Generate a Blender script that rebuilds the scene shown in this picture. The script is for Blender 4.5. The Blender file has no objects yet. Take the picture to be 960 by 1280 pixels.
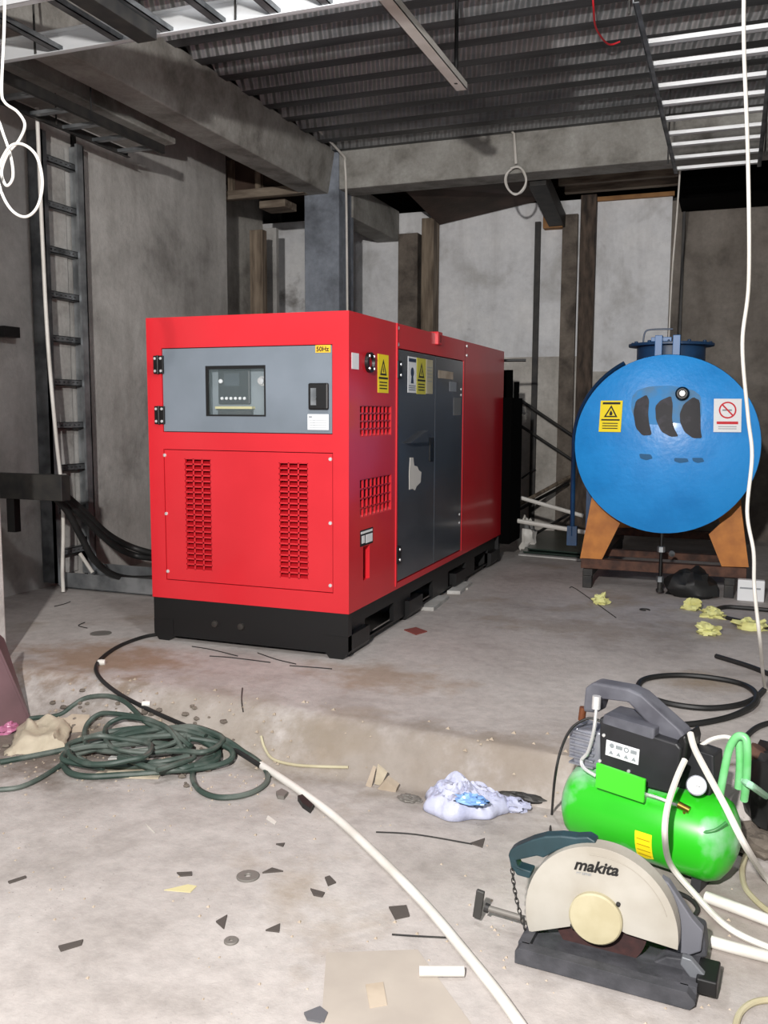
import bpy, math, random
from mathutils import Vector, Matrix, noise
from mathutils.geometry import tessellate_polygon
random.seed(7)
PI = math.pi
SC = bpy.context.scene
COL = SC.collection

# ------------------------------------------------------------------ survey camera
FP, CAMH = 1131.0, 1.45
def _cam_axes(yaw=20.9, pitch=6.4, roll=0.25):
    y, p, r = map(math.radians, (yaw, pitch, roll))
    fw = Vector((-math.sin(y)*math.cos(p), math.cos(y)*math.cos(p), -math.sin(p)))
    rt = Vector((math.cos(y), math.sin(y), 0))
    up = rt.cross(fw)
    return rt*math.cos(r)+up*math.sin(r), -rt*math.sin(r)+up*math.cos(r), fw
RT, UP, FW = _cam_axes()
EYE = Vector((0, 0, CAMH))
def ray(px, py): return RT*((px-480)/FP) + UP*((640-py)/FP) + FW
def at(px, py, ax, v):
    """surveyed point: where the sight line meets the plane coordinate[ax] = v"""
    d = ray(px, py); t = (v-EYE[ax])/d[ax]
    return EYE + d*t

# ------------------------------------------------------------------ ground shape
S = 0.18
def lerp(a, b, t): return a+(b-a)*t
def clamp(t): return max(0.0, min(1.0, t))
def fz(x, y):
    yt = lerp(3.47, 3.24, clamp((x+2.3)/2.0))
    yb = lerp(3.10, 3.19, clamp((x+1.9)/1.5))
    t = clamp((y-yb)/(yt-yb))
    return S*t*t*(3-2*t)
def gp(px, py, lift=0.0):
    d = ray(px, py); t = 0.8; last = t
    while t < 14:
        p = EYE+d*t
        if p.z < fz(p.x, p.y)+lift: break
        last = t; t += 0.03
    a, b = last, t
    for _ in range(18):
        m = (a+b)/2; p = EYE+d*m
        if p.z < fz(p.x, p.y)+lift: b = m
        else: a = m
    return EYE+d*b
def gpath(pts, lift): return [gp(px, py, (q[0] if q else lift)) for (px, py, *q) in pts]

# ------------------------------------------------------------------ materials
def lin(c): return tuple((v/12.92 if v <= .04045 else ((v+.055)/1.055)**2.4) for v in c)
def hexc(h): return lin(tuple(int(h[i:i+2], 16)/255 for i in (0, 2, 4)))
MATS = {}
def mat(name, col, rough=.5, metal=0.0, col2=None, nscale=6.0, namt=1.0, bump=0.0, bscale=30.0, stretch=(1, 1, 1),
        lo=.35, hi=.65, coat=0.0, alpha=1.0, trans=0.0, emit=None, es=0, spec=None, detail=6):
    if name in MATS: return MATS[name]
    m = bpy.data.materials.new(name); m.use_nodes = True
    n = m.node_tree; b = n.nodes['Principled BSDF']
    c = hexc(col) if isinstance(col, str) else col
    b.inputs['Base Color'].default_value = (*c, 1)
    b.inputs['Roughness'].default_value = rough
    b.inputs['Metallic'].default_value = metal
    if coat: b.inputs['Coat Weight'].default_value = coat; b.inputs['Coat Roughness'].default_value = .12
    if alpha < 1: b.inputs['Alpha'].default_value = alpha
    if trans: b.inputs['Transmission Weight'].default_value = trans
    if spec is not None: b.inputs['Specular IOR Level'].default_value = spec
    if emit: b.inputs['Emission Color'].default_value = (*hexc(emit), 1); b.inputs['Emission Strength'].default_value = es
    tc = n.nodes.new('ShaderNodeTexCoord'); mp = n.nodes.new('ShaderNodeMapping')
    geo = n.nodes.new('ShaderNodeNewGeometry')
    n.links.new(geo.outputs['Position'], mp.inputs['Vector']); mp.inputs['Scale'].default_value = stretch
    if col2:
        c2 = hexc(col2)
        t = n.nodes.new('ShaderNodeTexNoise'); t.inputs['Scale'].default_value = nscale; t.inputs['Detail'].default_value = detail
        n.links.new(mp.outputs[0], t.inputs['Vector'])
        r = n.nodes.new('ShaderNodeValToRGB')
        r.color_ramp.elements[0].position = lo; r.color_ramp.elements[1].position = hi
        r.color_ramp.elements[0].color = (*c2, 1); r.color_ramp.elements[1].color = (*c, 1)
        n.links.new(t.outputs['Fac'], r.inputs['Fac'])
        n.links.new(r.outputs[0], b.inputs['Base Color'])
    if bump:
        t = n.nodes.new('ShaderNodeTexNoise'); t.inputs['Scale'].default_value = bscale; t.inputs['Detail'].default_value = 5
        n.links.new(mp.outputs[0], t.inputs['Vector'])
        bp = n.nodes.new('ShaderNodeBump'); bp.inputs['Strength'].default_value = bump; bp.inputs['Distance'].default_value = .02
        n.links.new(t.outputs['Fac'], bp.inputs['Height']); n.links.new(bp.outputs[0], b.inputs['Normal'])
    MATS[name] = m
    return m

def concrete(name, cols, sx=1.0, streak=True, fine_amt=.55, streak_amt=.5, bump=.35, rough=.85, stain=None, joints=None):
    """cols: light, mid, dark. blotches + vertical run marks + pores"""
    m = bpy.data.materials.new(name); m.use_nodes = True
    n = m.node_tree; L = n.links; b = n.nodes['Principled BSDF']; b.inputs['Roughness'].default_value = rough
    g = n.nodes.new('ShaderNodeNewGeometry')
    def nz(scale, st=(1, 1, 1), det=7, rg=.55, dist=0):
        mp = n.nodes.new('ShaderNodeMapping'); mp.inputs['Scale'].default_value = st
        L.new(g.outputs['Position'], mp.inputs['Vector'])
        t = n.nodes.new('ShaderNodeTexNoise'); t.inputs['Scale'].default_value = scale
        t.inputs['Detail'].default_value = det; t.inputs['Roughness'].default_value = rg; t.inputs['Distortion'].default_value = dist
        L.new(mp.outputs[0], t.inputs['Vector']); return t.outputs['Fac']
    def ramp(src, stops):
        r = n.nodes.new('ShaderNodeValToRGB'); e = r.color_ramp.elements
        while len(e) < len(stops): e.new(.5)
        for i, (p, c) in enumerate(stops): e[i].position = p; e[i].color = (*c, 1)
        L.new(src, r.inputs['Fac']); return r.outputs['Color']
    def mix(fac, a, c, mode='MIX', f=None):
        x = n.nodes.new('ShaderNodeMixRGB'); x.blend_type = mode
        if f is not None: x.inputs[0].default_value = f
        if fac is not None: L.new(fac, x.inputs[0])
        for i, v in ((1, a), (2, c)):
            if isinstance(v, tuple): x.inputs[i].default_value = (*v, 1)
            else: L.new(v, x.inputs[i])
        return x.outputs[0]
    li, mi, da = [hexc(c) for c in cols]
    base = ramp(nz(1.3*sx, det=9, rg=.62, dist=.3), [(.32, da), (.48, mi), (.68, li)])
    fine = ramp(nz(14*sx, det=8, rg=.7), [(.3, (.62, .62, .62)), (.6, (1, 1, 1))])
    c = mix(None, base, fine, 'MULTIPLY', fine_amt)
    if streak:
        st = ramp(nz(4, (1, 1, .14), 6, .6), [(.33, (.55, .53, .51)), (.52, (1, 1, 1))])
        c = mix(None, c, st, 'MULTIPLY', streak_amt)
    if stain:
        sc, col, lo, hi = stain
        f = ramp(nz(sc, (1, 1, 1), 6, .6), [(lo, (0, 0, 0)), (hi, (1, 1, 1))])
        c = mix(f, c, hexc(col))
    v = n.nodes.new('ShaderNodeTexVoronoi'); v.inputs['Scale'].default_value = 38
    L.new(g.outputs['Position'], v.inputs['Vector'])
    pr = ramp(v.outputs['Distance'], [(.03, (.25, .24, .23)), (.12, (1, 1, 1))])
    pm = ramp(nz(3, (1, 1, 1), 3, .5), [(.52, (0, 0, 0)), (.62, (1, 1, 1))])
    pp = mix(pm, (1, 1, 1), pr)
    c = mix(None, c, pp, 'MULTIPLY', .7)
    L.new(c, b.inputs['Base Color'])
    bp = n.nodes.new('ShaderNodeBump'); bp.inputs['Strength'].default_value = bump; bp.inputs['Distance'].default_value = .03
    L.new(nz(9, (1, 1, 1), 9, .7), bp.inputs['Height']); L.new(bp.outputs[0], b.inputs['Normal'])
    MATS[name] = m
    return m

M_FLOOR = concrete('floor_concrete', ('bdb7b3', 'aea7a3', '968f8a'), sx=1.2, streak=False, bump=.25, stain=(1.1, '8e7f6c', .57, .72), rough=.8)
def stains(m, spots):
    """dirt patches with ragged outlines at given places on the floor"""
    n = m.node_tree; L = n.links; b = n.nodes['Principled BSDF']; g = n.nodes.new('ShaderNodeNewGeometry')
    t = n.nodes.new('ShaderNodeTexNoise'); t.inputs['Scale'].default_value = 6; t.inputs['Detail'].default_value = 8; t.inputs['Roughness'].default_value = .65
    L.new(g.outputs['Position'], t.inputs['Vector'])
    cur = b.inputs['Base Color'].links[0].from_socket
    for (x, y, r, asp, col, amt) in spots:
        mp = n.nodes.new('ShaderNodeMapping'); mp.vector_type = 'POINT'
        mp.inputs['Location'].default_value = (-x/r/asp, -y/r, 0); mp.inputs['Scale'].default_value = (1/r/asp, 1/r, 0)
        L.new(g.outputs['Position'], mp.inputs['Vector'])
        ln = n.nodes.new('ShaderNodeVectorMath'); ln.operation = 'LENGTH'; L.new(mp.outputs[0], ln.inputs[0])
        ad = n.nodes.new('ShaderNodeMath'); ad.operation = 'MULTIPLY_ADD'; L.new(t.outputs['Fac'], ad.inputs[0]); ad.inputs[1].default_value = 2.4; L.new(ln.outputs['Value'], ad.inputs[2])
        rr = n.nodes.new('ShaderNodeMapRange'); L.new(ad.outputs[0], rr.inputs[0])
        rr.inputs[1].default_value = 1.55; rr.inputs[2].default_value = 2.25; rr.inputs[3].default_value = amt; rr.inputs[4].default_value = 0
        x_ = n.nodes.new('ShaderNodeMixRGB'); L.new(rr.outputs[0], x_.inputs[0]); L.new(cur, x_.inputs[1]); x_.inputs[2].default_value = (*hexc(col), 1); cur = x_.outputs[0]
    L.new(cur, b.inputs['Base Color'])
stains(M_FLOOR, [(-2.72, 3.0, .42, 1.5, '5e5247', .85), (-2.95, 3.72, .35, 1.6, '84694c', .7), (-1.5, 3.95, .25, 1.8, '8a735a', .6), (-.75, 5.3, .3, 2.0, '7f7264', .5),
                 (-1.2, 3.22, .22, 3.5, '7a6f62', .6), (-.6, 3.28, .2, 2.5, '85796c', .6), (-2.1, 3.3, .25, 2.5, '857a6b', .5), (.1, 2.6, .5, 1.2, '7c7066', .5)])
M_WALLL = concrete('wall_concrete', ('c6c4c0', 'b2b0ac', '908e8a'), fine_amt=.4, streak_amt=.4, sx=1.1, bump=.3)
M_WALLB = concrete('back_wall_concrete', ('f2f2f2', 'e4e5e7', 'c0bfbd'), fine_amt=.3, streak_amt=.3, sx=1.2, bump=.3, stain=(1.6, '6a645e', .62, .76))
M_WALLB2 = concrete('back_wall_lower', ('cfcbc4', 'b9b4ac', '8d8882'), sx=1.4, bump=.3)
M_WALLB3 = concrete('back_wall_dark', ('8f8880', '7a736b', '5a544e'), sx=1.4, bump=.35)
M_BEAM = concrete('beam_concrete', ('aaa9a4', '93918b', '6c6963'), sx=2.0, streak=False, bump=.35)
M_COLUMN = concrete('column_concrete', ('99a0ab', '838a94', '62676f'), sx=1.6, bump=.25)
M_PLASTER = concrete('pale_plaster', ('c3c2bf', 'b0aeaa', '918f8b'), sx=2, bump=.2)
M_BROWNC = concrete('brown_concrete', ('857b70', '6b6259', '463f39'), sx=3, bump=.4)
M_RED = mat('red_paint', 'd0222d', .38, coat=.35, col2='c61c27', nscale=2)
M_REDD = mat('dark_red_edge', '5c0a0e', .6)
M_GREYP = mat('grey_door_paint', '77808a', .4, coat=.25, col2='6d767f', nscale=3)
M_GREYS = mat('charcoal_door_paint', '4a4f56', .22, coat=.5, col2='42464c', nscale=3)
M_BLACK = mat('black_paint', '0b0b0c', .45)
M_RUBBER = mat('black_rubber', '131414', .55, col2='1f1f1f', nscale=9)
M_GALV = mat('galvanised_steel', 'b4b8bb', .38, .75, col2='7f8386', nscale=7, bump=.05)
M_GALVD = mat('dull_galvanised_steel', '85888a', .5, .6, col2='55585a', nscale=8)
M_CHROME = mat('chrome', 'f0f0f0', .25, .6)
M_BRASS = mat('brass', 'b99a50', .3, 1.0)
M_STEELD = mat('dark_steel', '2a2a2b', .55, .4, col2='3c3a37', nscale=12)
M_WHITE = mat('white_print', 'e6e8ea', .45)
M_WPLAS = mat('white_plastic', 'd9d6d0', .45, col2='c4c0b8', nscale=5)
M_YELLOW = mat('yellow_print', 'f8e01c', .45)
M_REDPR = mat('red_print', 'cc1f2c', .5)
M_BLKPR = mat('black_print', '101010', .5)
M_GREYPR = mat('grey_print', '8a8f94', .5)
M_GLASS = mat('panel_glass', '9fb0b4', .06, trans=0.0, alpha=.10, spec=.6)
M_BLUE = mat('blue_paint', '2492e0', .36, coat=.2, col2='1c84d0', nscale=4, lo=.3, hi=.6, bump=.12, bscale=28)
M_BLUED = mat('dark_blue_paint', '173f66', .45, col2='12304f', nscale=8)
M_EMBL = mat('emblem_print', '1d1c22', .6, col2='3f3b47', nscale=14, lo=.2, hi=.5)
M_SMUDGE = mat('scuffed_print', '155a88', .6)
M_ORANGE = mat('orange_paint', 'c07a33', .6, col2='a8662a', nscale=12)
M_RUST = mat('rusty_steel', '5e3f31', .8, col2='3a2721', nscale=15, bump=.2)
M_GREEN = mat('green_paint', '29b41c', .35, coat=.2, col2='93c2a0', nscale=4.5, lo=.40, hi=.54)
M_GREENP = mat('bright_green_plate', '45d52c', .4)
M_GREENH = mat('green_tube_paint', '59b862', .4, col2='7fc68a', nscale=10)
M_DPLAS = mat('black_plastic', '1a1a1d', .5, col2='26262a', nscale=10)
M_GPLAS = mat('grey_plastic', '62636b', .65, col2='4a4a52', nscale=10)
M_ALU = mat('cast_aluminium', 'a9abb4', .4, .55, col2='8d8f99', nscale=12)
M_BEIGE = mat('beige_guard_paint', 'aaa69d', .5, col2='999388', nscale=6, lo=.3, hi=.6)
M_CREAM = mat('cream_cover', 'b9b296', .55, col2='a9a082', nscale=9)
M_DISC = mat('cutting_disc', '3f2422', .85, col2='2e1b1b', nscale=40)
M_TEAL = mat('teal_plastic', '24414a', .5, col2='1b3238', nscale=9)
M_CASTBL = mat('dusty_cast_base', '46464b', .7, col2='2f3034', nscale=14, bump=.2)
M_HOSE = mat('green_black_hose', '2f4039', .55, col2='59615b', nscale=7, lo=.38, hi=.56)
M_TIMBER = mat('old_timber', '8a7c6b', .85, col2='564a3e', nscale=5, stretch=(4, 4, .5), bump=.3)
M_TIMBERH = mat('old_timber_level', '8d8172', .85, col2='5d5145', nscale=5, stretch=(.6, 4, 4), bump=.3)
M_PLY = mat('plywood_brown', '4e3c33', .85, col2='35291f', nscale=3, bump=.15)
M_OCHRE = mat('ochre_timber', 'a5794b', .8, col2='86603b', nscale=6)
M_CARD = mat('dusty_cardboard', 'b3a594', .9, col2='9a8c7b', nscale=9)
M_PAPER = mat('beige_paper', 'bcb19d', .85, col2='a59a86', nscale=9, bump=.2)
M_YFOAM = mat('yellow_foam', 'd9da98', .85, col2='c6c27c', nscale=12)
M_BAG = mat('white_plastic_film', 'cfd2e6', .3, col2='b4b8d4', nscale=8, alpha=.82, bump=.3, bscale=22)
M_BAGB = mat('pale_blue_film', '8fb6ea', .35, col2='6f9bd8', nscale=14)
M_DARKSCRAP = mat('dark_scrap', '4a4440', .8)
M_GREYSCRAP = mat('grey_scrap', '77736e', .6, .3)
M_MAROON = mat('maroon_sheet', '82656b', .5, .2, col2='6b5458', nscale=3)
M_PINK = mat('pink_film', 'b06c8c', .4)
M_DGREEN = mat('dark_green_sheet', '2b3a33', .3, col2='1e2925', nscale=6)
M_STICK = mat('torn_paper', 'c9c6c0', .7)

def deck_material():
    m = bpy.data.materials.new('lit_embossed_deck'); m.use_nodes = True
    n = m.node_tree; L = n.links; b = n.nodes['Principled BSDF']
    b.inputs['Metallic'].default_value = .55; b.inputs['Roughness'].default_value = .42
    g = n.nodes.new('ShaderNodeNewGeometry'); mp = n.nodes.new('ShaderNodeMapping')
    L.new(g.outputs['Position'], mp.inputs['Vector']); mp.inputs['Scale'].default_value = (1, 1, 1)
    w = n.nodes.new('ShaderNodeTexWave'); w.wave_type = 'BANDS'; w.bands_direction = 'DIAGONAL'
    w.inputs['Scale'].default_value = 9; w.inputs['Distortion'].default_value = .6; w.inputs['Detail'].default_value = 1
    L.new(mp.outputs[0], w.inputs['Vector'])
    t = n.nodes.new('ShaderNodeTexNoise'); t.inputs['Scale'].default_value = 2.2; t.inputs['Detail'].default_value = 6
    mp2 = n.nodes.new('ShaderNodeMapping'); mp2.inputs['Scale'].default_value = (.6, 3, 3)
    L.new(g.outputs['Position'], mp2.inputs['Vector']); L.new(mp2.outputs[0], t.inputs['Vector'])
    r = n.nodes.new('ShaderNodeValToRGB'); r.color_ramp.elements[0].position = .35; r.color_ramp.elements[1].position = .65
    r.color_ramp.elements[0].color = (*hexc('8d9092'), 1); r.color_ramp.elements[1].color = (*hexc('c4c6c7'), 1)
    L.new(t.outputs['Fac'], r.inputs['Fac']); L.new(r.outputs[0], b.inputs['Base Color'])
    bp = n.nodes.new('ShaderNodeBump'); bp.inputs['Strength'].default_value = 1.0; bp.inputs['Distance'].default_value = .03
    L.new(w.outputs['Fac'], bp.inputs['Height']); L.new(bp.outputs[0], b.inputs['Normal'])
    return m
M_DECK = deck_material()  # same steel as the pans, lightened where webs face the lamp
M_DECKP = mat('shaded_deck_pan', '5c5e60', .5, .5, col2='3c3e40', nscale=2.5, stretch=(.5, 3, 3), bump=.1)  # same steel as the webs, darkened for the shade on the pans

# ------------------------------------------------------------------ mesh builder
def smooth_path(pts, sub=6, closed=False):
    P = [Vector(p) for p in pts]
    if len(P) < 3: return P
    out = []; n = len(P)
    rng = range(n) if closed else range(n-1)
    for i in rng:
        if closed: p0, p1, p2, p3 = P[i-1], P[i], P[(i+1) % n], P[(i+2) % n]
        else: p0 = P[max(i-1, 0)]; p1 = P[i]; p2 = P[i+1]; p3 = P[min(i+2, n-1)]
        for k in range(sub):
            t = k/sub
            out.append(.5*((2*p1)+(-p0+p2)*t+(2*p0-5*p1+4*p2-p3)*t*t+(-p0+3*p1-3*p2+p3)*t**3))
    if not closed: out.append(P[-1])
    return out

class G:
    def __init__(s): s.v = []; s.f = []
    def _add(s, vs, fs):
        o = len(s.v); s.v += [tuple(v) for v in vs]; s.f += [tuple(i+o for i in f) for f in fs]; return s
    def box(s, lo, hi, rz=0, piv=None):
        x0, y0, z0 = lo; x1, y1, z1 = hi
        vs = [(x0, y0, z0), (x1, y0, z0), (x1, y1, z0), (x0, y1, z0), (x0, y0, z1), (x1, y0, z1), (x1, y1, z1), (x0, y1, z1)]
        if rz:
            c = Vector(piv) if piv else Vector(((x0+x1)/2, (y0+y1)/2, 0))
            R = Matrix.Rotation(rz, 3, 'Z'); vs = [tuple(R@(Vector(v)-c)+c) for v in vs]
        return s._add(vs, [(0, 3, 2, 1), (4, 5, 6, 7), (0, 1, 5, 4), (1, 2, 6, 5), (2, 3, 7, 6), (3, 0, 4, 7)])
    def beam(s, a, b, w, h, up=(0, 0, 1)):
        """rectangular bar from a to b"""
        a = Vector(a); b = Vector(b); d = (b-a).normalized(); u = Vector(up)
        if abs(d.dot(u)) > .98: u = Vector((0, 1, 0))
        r = d.cross(u).normalized(); u = r.cross(d).normalized(); vs = []
        for p in (a, b):
            for i, j in ((-1, -1), (1, -1), (1, 1), (-1, 1)): vs.append(p+r*(i*w/2)+u*(j*h/2))
        return s._add(vs, [(0, 1, 2, 3), (7, 6, 5, 4), (0, 4, 5, 1), (1, 5, 6, 2), (2, 6, 7, 3), (3, 7, 4, 0)])
    def tube(s, pts, r, n=10, closed=False, sub=0, flat=1.0):
        P = smooth_path(pts, sub, closed) if sub else [Vector(p) for p in pts]
        N = len(P); rings = []; prev = None
        for i, p in enumerate(P):
            if closed: d = (P[(i+1) % N]-P[i-1])
            else: d = P[min(i+1, N-1)]-P[max(i-1, 0)]
            if d.length < 1e-9: d = Vector((0, 0, 1))
            d.normalize()
            if prev is None:
                u = Vector((0, 0, 1)) if abs(d.z) < .9 else Vector((1, 0, 0)); u = (u-d*u.dot(d)).normalized()
            else: u = (prev-d*prev.dot(d)).normalized()
            prev = u; w = d.cross(u); rr = r(i/(N-1)) if callable(r) else r
            rings.append([p+(u*math.cos(a)*flat+w*math.sin(a))*rr for a in [2*PI*k/n for k in range(n)]])
        vs = [v for R in rings for v in R]; fs = []
        for i in range(N if closed else N-1):
            j = (i+1) % N
            for k in range(n): fs.append((i*n+k, i*n+(k+1) % n, j*n+(k+1) % n, j*n+k))
        if not closed: fs += [tuple(reversed(range(n))), tuple((N-1)*n+k for k in range(n))]
        return s._add(vs, fs)
    def lathe(s, prof, o=(0, 0, 0), ax=(0, 0, 1), n=32):
        """prof = [(radius, along)]"""
        o = Vector(o); a = Vector(ax).normalized(); u = Vector((1, 0, 0)) if abs(a.x) < .9 else Vector((0, 1, 0))
        u = (u-a*u.dot(a)).normalized(); w = a.cross(u); vs = []; fs = []
        for r, h in prof:
            for k in range(n):
                t = 2*PI*k/n; vs.append(o+a*h+(u*math.cos(t)+w*math.sin(t))*r)
        for i in range(len(prof)-1):
            for k in range(n): fs.append((i*n+k, i*n+(k+1) % n, (i+1)*n+(k+1) % n, (i+1)*n+k))
        if prof[0][0] > 1e-6: fs.append(tuple(reversed(range(n))))
        if prof[-1][0] > 1e-6: fs.append(tuple((len(prof)-1)*n+k for k in range(n)))
        return s._add(vs, fs)
    def prism(s, pts, ext):
        """closed outline of 3-D points, extruded by vector ext"""
        P = [Vector(p) for p in pts]; e = Vector(ext); n = len(P)
        tri = tessellate_polygon([P]); vs = P+[p+e for p in P]
        fs = [tuple(t) for t in tri]+[tuple(i+n for i in reversed(t)) for t in tri]
        fs += [(i, (i+1) % n, (i+1) % n+n, i+n) for i in range(n)]
        return s._add(vs, fs)
    def blob(s, c, r, amp=.25, fr=3.0, seed=0, nu=18, nv=12, flat=0.0, ridged=False):
        """crumpled lump; flat = lowest z allowed below centre"""
        vs = []; fs = []; c = Vector(c); r = Vector(r)
        for j in range(nv+1):
            th = PI*j/nv
            for i in range(nu):
                ph = 2*PI*i/nu; d = Vector((math.sin(th)*math.cos(ph), math.sin(th)*math.sin(ph), math.cos(th)))
                q = noise.noise(d*fr+Vector((seed*3.1, seed, 0))); q2 = noise.noise(d*fr*2.3+Vector((seed, 5, seed)))
                if ridged: q = (1-abs(q)*2.2)*.6-.4
                k = 1+amp*(q+.5*q2)
                p = Vector((d.x*r.x, d.y*r.y, d.z*r.z))*k
                if p.z < -flat: p.z = -flat
                vs.append(c+p)
        for j in range(nv):
            for i in range(nu): fs.append((j*nu+i, (j+1)*nu+i, (j+1)*nu+(i+1) % nu, j*nu+(i+1) % nu))
        return s._add(vs, fs)
    def build(s, name, m, parent=None, smooth=False, bevel=0, local=False, fix=True):
        org = Vector((0, 0, 0))
        if parent is None:
            if not local:
                xs = [v[0] for v in s.v]; ys = [v[1] for v in s.v]; zs = [v[2] for v in s.v]
                org = Vector(((min(xs)+max(xs))/2, (min(ys)+max(ys))/2, min(zs)))
        elif not local:
            p = parent
            while p is not None: org += p.location; p = p.parent
        me = bpy.data.meshes.new(name)
        me.from_pydata([tuple(Vector(v)-org) for v in s.v], [], s.f); me.validate()
        if fix:
            import bmesh
            bm = bmesh.new(); bm.from_mesh(me); bmesh.ops.recalc_face_normals(bm, faces=bm.faces); bm.to_mesh(me); bm.free()
        for mm in (m if isinstance(m, (list, tuple)) else [m]): me.materials.append(mm)
        if smooth:
            me.polygons.foreach_set('use_smooth', [True]*len(me.polygons))
            try: me.set_sharp_from_angle(angle=math.radians(42))
            except Exception: pass
        o = bpy.data.objects.new(name, me); COL.objects.link(o)
        if parent is None: o.location = org
        else: o.parent = parent
        if bevel:
            b = o.modifiers.new('bevel', 'BEVEL'); b.width = bevel; b.segments = 2; b.limit_method = 'ANGLE'
        return o

def tag(o, label=None, cat=None, group=None, kind=None):
    if label: o['label'] = label
    if cat: o['category'] = cat
    if group: o['group'] = group
    if kind: o['kind'] = kind
    return o
def empty(name, loc, label, cat, group=None, rz=0):
    o = bpy.data.objects.new(name, None); COL.objects.link(o); o.location = loc; o.rotation_euler = (0, 0, rz)
    o.empty_display_size = .1
    return tag(o, label, cat, group)
def struct(o, label, cat='structure'): return tag(o, label, cat, None, 'structure')
def text_part(name, txt, size, m, parent, org, u, v, depth=.001, shear=0, bold=0.0, label=None):
    """lettering lying on a plane: org = lower left corner, u right, v up (parent-chain local handled by org)"""
    cu = bpy.data.curves.new(name, 'FONT'); cu.body = txt; cu.size = size; cu.extrude = depth; cu.shear = shear; cu.offset = bold
    to = bpy.data.objects.new('tmp', cu); COL.objects.link(to)
    dg = bpy.context.evaluated_depsgraph_get(); me = bpy.data.meshes.new_from_object(to.evaluated_get(dg))
    bpy.data.objects.remove(to); bpy.data.curves.remove(cu)
    u = Vector(u).normalized(); v = Vector(v).normalized(); w = u.cross(v)
    Mx = Matrix(((u.x, v.x, w.x, org[0]), (u.y, v.y, w.y, org[1]), (u.z, v.z, w.z, org[2]), (0, 0, 0, 1)))
    me.transform(Mx); me.materials.clear(); me.materials.append(m); me.name = name
    o = bpy.data.objects.new(name, me); COL.objects.link(o); o.parent = parent
    if label: o['label'] = label
    return o

def studs(name, spots, axis, r, m, parent, h=.005, local=False):
    """screw heads, each one an object"""
    for c in spots:
        G().lathe([(r, 0), (r*.85, h*.8), (0, h)], c, axis, 12).build(name, m, parent, smooth=True, local=local)

class Pl:
    """a plane in space for laying labels: o + u*a + v*b + n*d"""
    def __init__(s, o, u, v): s.o = Vector(o); s.u = Vector(u).normalized(); s.v = Vector(v).normalized(); s.n = s.u.cross(s.v).normalized()
    def p(s, a, b, d=0): return s.o+s.u*a+s.v*b+s.n*d
    def rect(s, g, a0, b0, a1, b1, d, t=.001):
        return g.prism([s.p(a0, b0, d), s.p(a1, b0, d), s.p(a1, b1, d), s.p(a0, b1, d)], s.n*t)
    def poly(s, g, pts, d, t=.001): return g.prism([s.p(a, b, d) for a, b in pts], s.n*t)
    def ring(s, g, ca, cb, r0, r1, d, t=.001, n=24):
        for k in range(n):
            a, b = 2*PI*k/n, 2*PI*(k+1)/n
            s.poly(g, [(ca+r0*math.cos(a), cb+r0*math.sin(a)), (ca+r1*math.cos(a), cb+r1*math.sin(a)),
                       (ca+r1*math.cos(b), cb+r1*math.sin(b)), (ca+r0*math.cos(b), cb+r0*math.sin(b))], d, t)
        return g
def tri_sign(pl, g, ca, cb, r, d):
    """triangle outline"""
    A = [(ca+r*math.cos(t), cb+r*math.sin(t)) for t in (PI/2, PI/2+2*PI/3, PI/2+4*PI/3)]
    B = [(ca+r*.66*math.cos(t), cb+r*.66*math.sin(t)) for t in (PI/2, PI/2+2*PI/3, PI/2+4*PI/3)]
    for i in range(3):
        j = (i+1) % 3; pl.poly(g, [A[i], A[j], B[j], B[i]], d)
def warning_label(pl, w, h, parent, name='warning_label', bg=None, label=None, flame=False):
    f = pl.rect(G(), 0, 0, w, h, 0, .0015).build(name, bg or M_YELLOW, parent)
    if label: f['label'] = label
    g = G(); r = w*.36
    tri_sign(pl, g, w/2, h*.60, r, .0016)
    if flame: pl.poly(g, [(w*.44, h*.53), (w*.56, h*.53), (w*.58, h*.60), (w*.5, h*.70), (w*.44, h*.61)], .0016)
    else: pl.poly(g, [(w*.49, h*.54), (w*.55, h*.54), (w*.52, h*.60), (w*.56, h*.62), (w*.49, h*.70), (w*.5, h*.63), (w*.46, h*.61)], .0016)
    pl.rect(g, w*.08, h*.36, w*.92, h*.41, .0016)
    for k in range(3): pl.rect(g, w*.15, h*(.26-.08*k), w*.85, h*(.29-.08*k), .0016)
    if flame: pl.rect(g, w*.1, h*.88, w*.9, h*.95, .0016)
    g.build('printed_sign', M_BLKPR, f)
    return f

# ================================================================== SETTING
def grid(x0, x1, y0, y1, nx, ny, f):
    g = G(); vs = [];fs = []
    for j in range(ny+1):
        for i in range(nx+1):
            x = lerp(x0, x1, i/nx); y = lerp(y0, y1, j/ny); vs.append((x, y, f(x, y)))
    for j in range(ny):
        for i in range(nx): a = j*(nx+1)+i; fs.append((a, a+1, a+nx+2, a+nx+1))
    g._add(vs, fs); return g
def fl(x, y):
    z = fz(x, y)
    e = z/S; k = 4*e*(1-e)
    n1 = noise.noise(Vector((x*3.2, y*3.2, 1)))
    n2 = noise.noise(Vector((x*11, y*11, 4)))
    rough = (.006*k)*(n1+n2)*1.6
    left = clamp((-1.9-x)/.8)*clamp((3.6-y)/.3)*clamp((y-2.7)/.2)
    return z+rough*1.0+left*.006*n2
g = grid(-5.4, 2.2, -1.0, 2.8, 40, 16, lambda x, y: 0.0)
g2 = grid(-5.4, 2.2, 2.8, 3.8, 220, 60, fl)
g3 = grid(-5.4, 2.2, 3.8, 10.4, 40, 30, lambda x, y: S)
g._add(g2.v, g2.f); g._add(g3.v, g3.f)
struct(g.build('floor', M_FLOOR, fix=False, smooth=True), 'dusty grey concrete floor stepping up to a raised slab', 'floor')

DZ = 3.84
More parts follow.
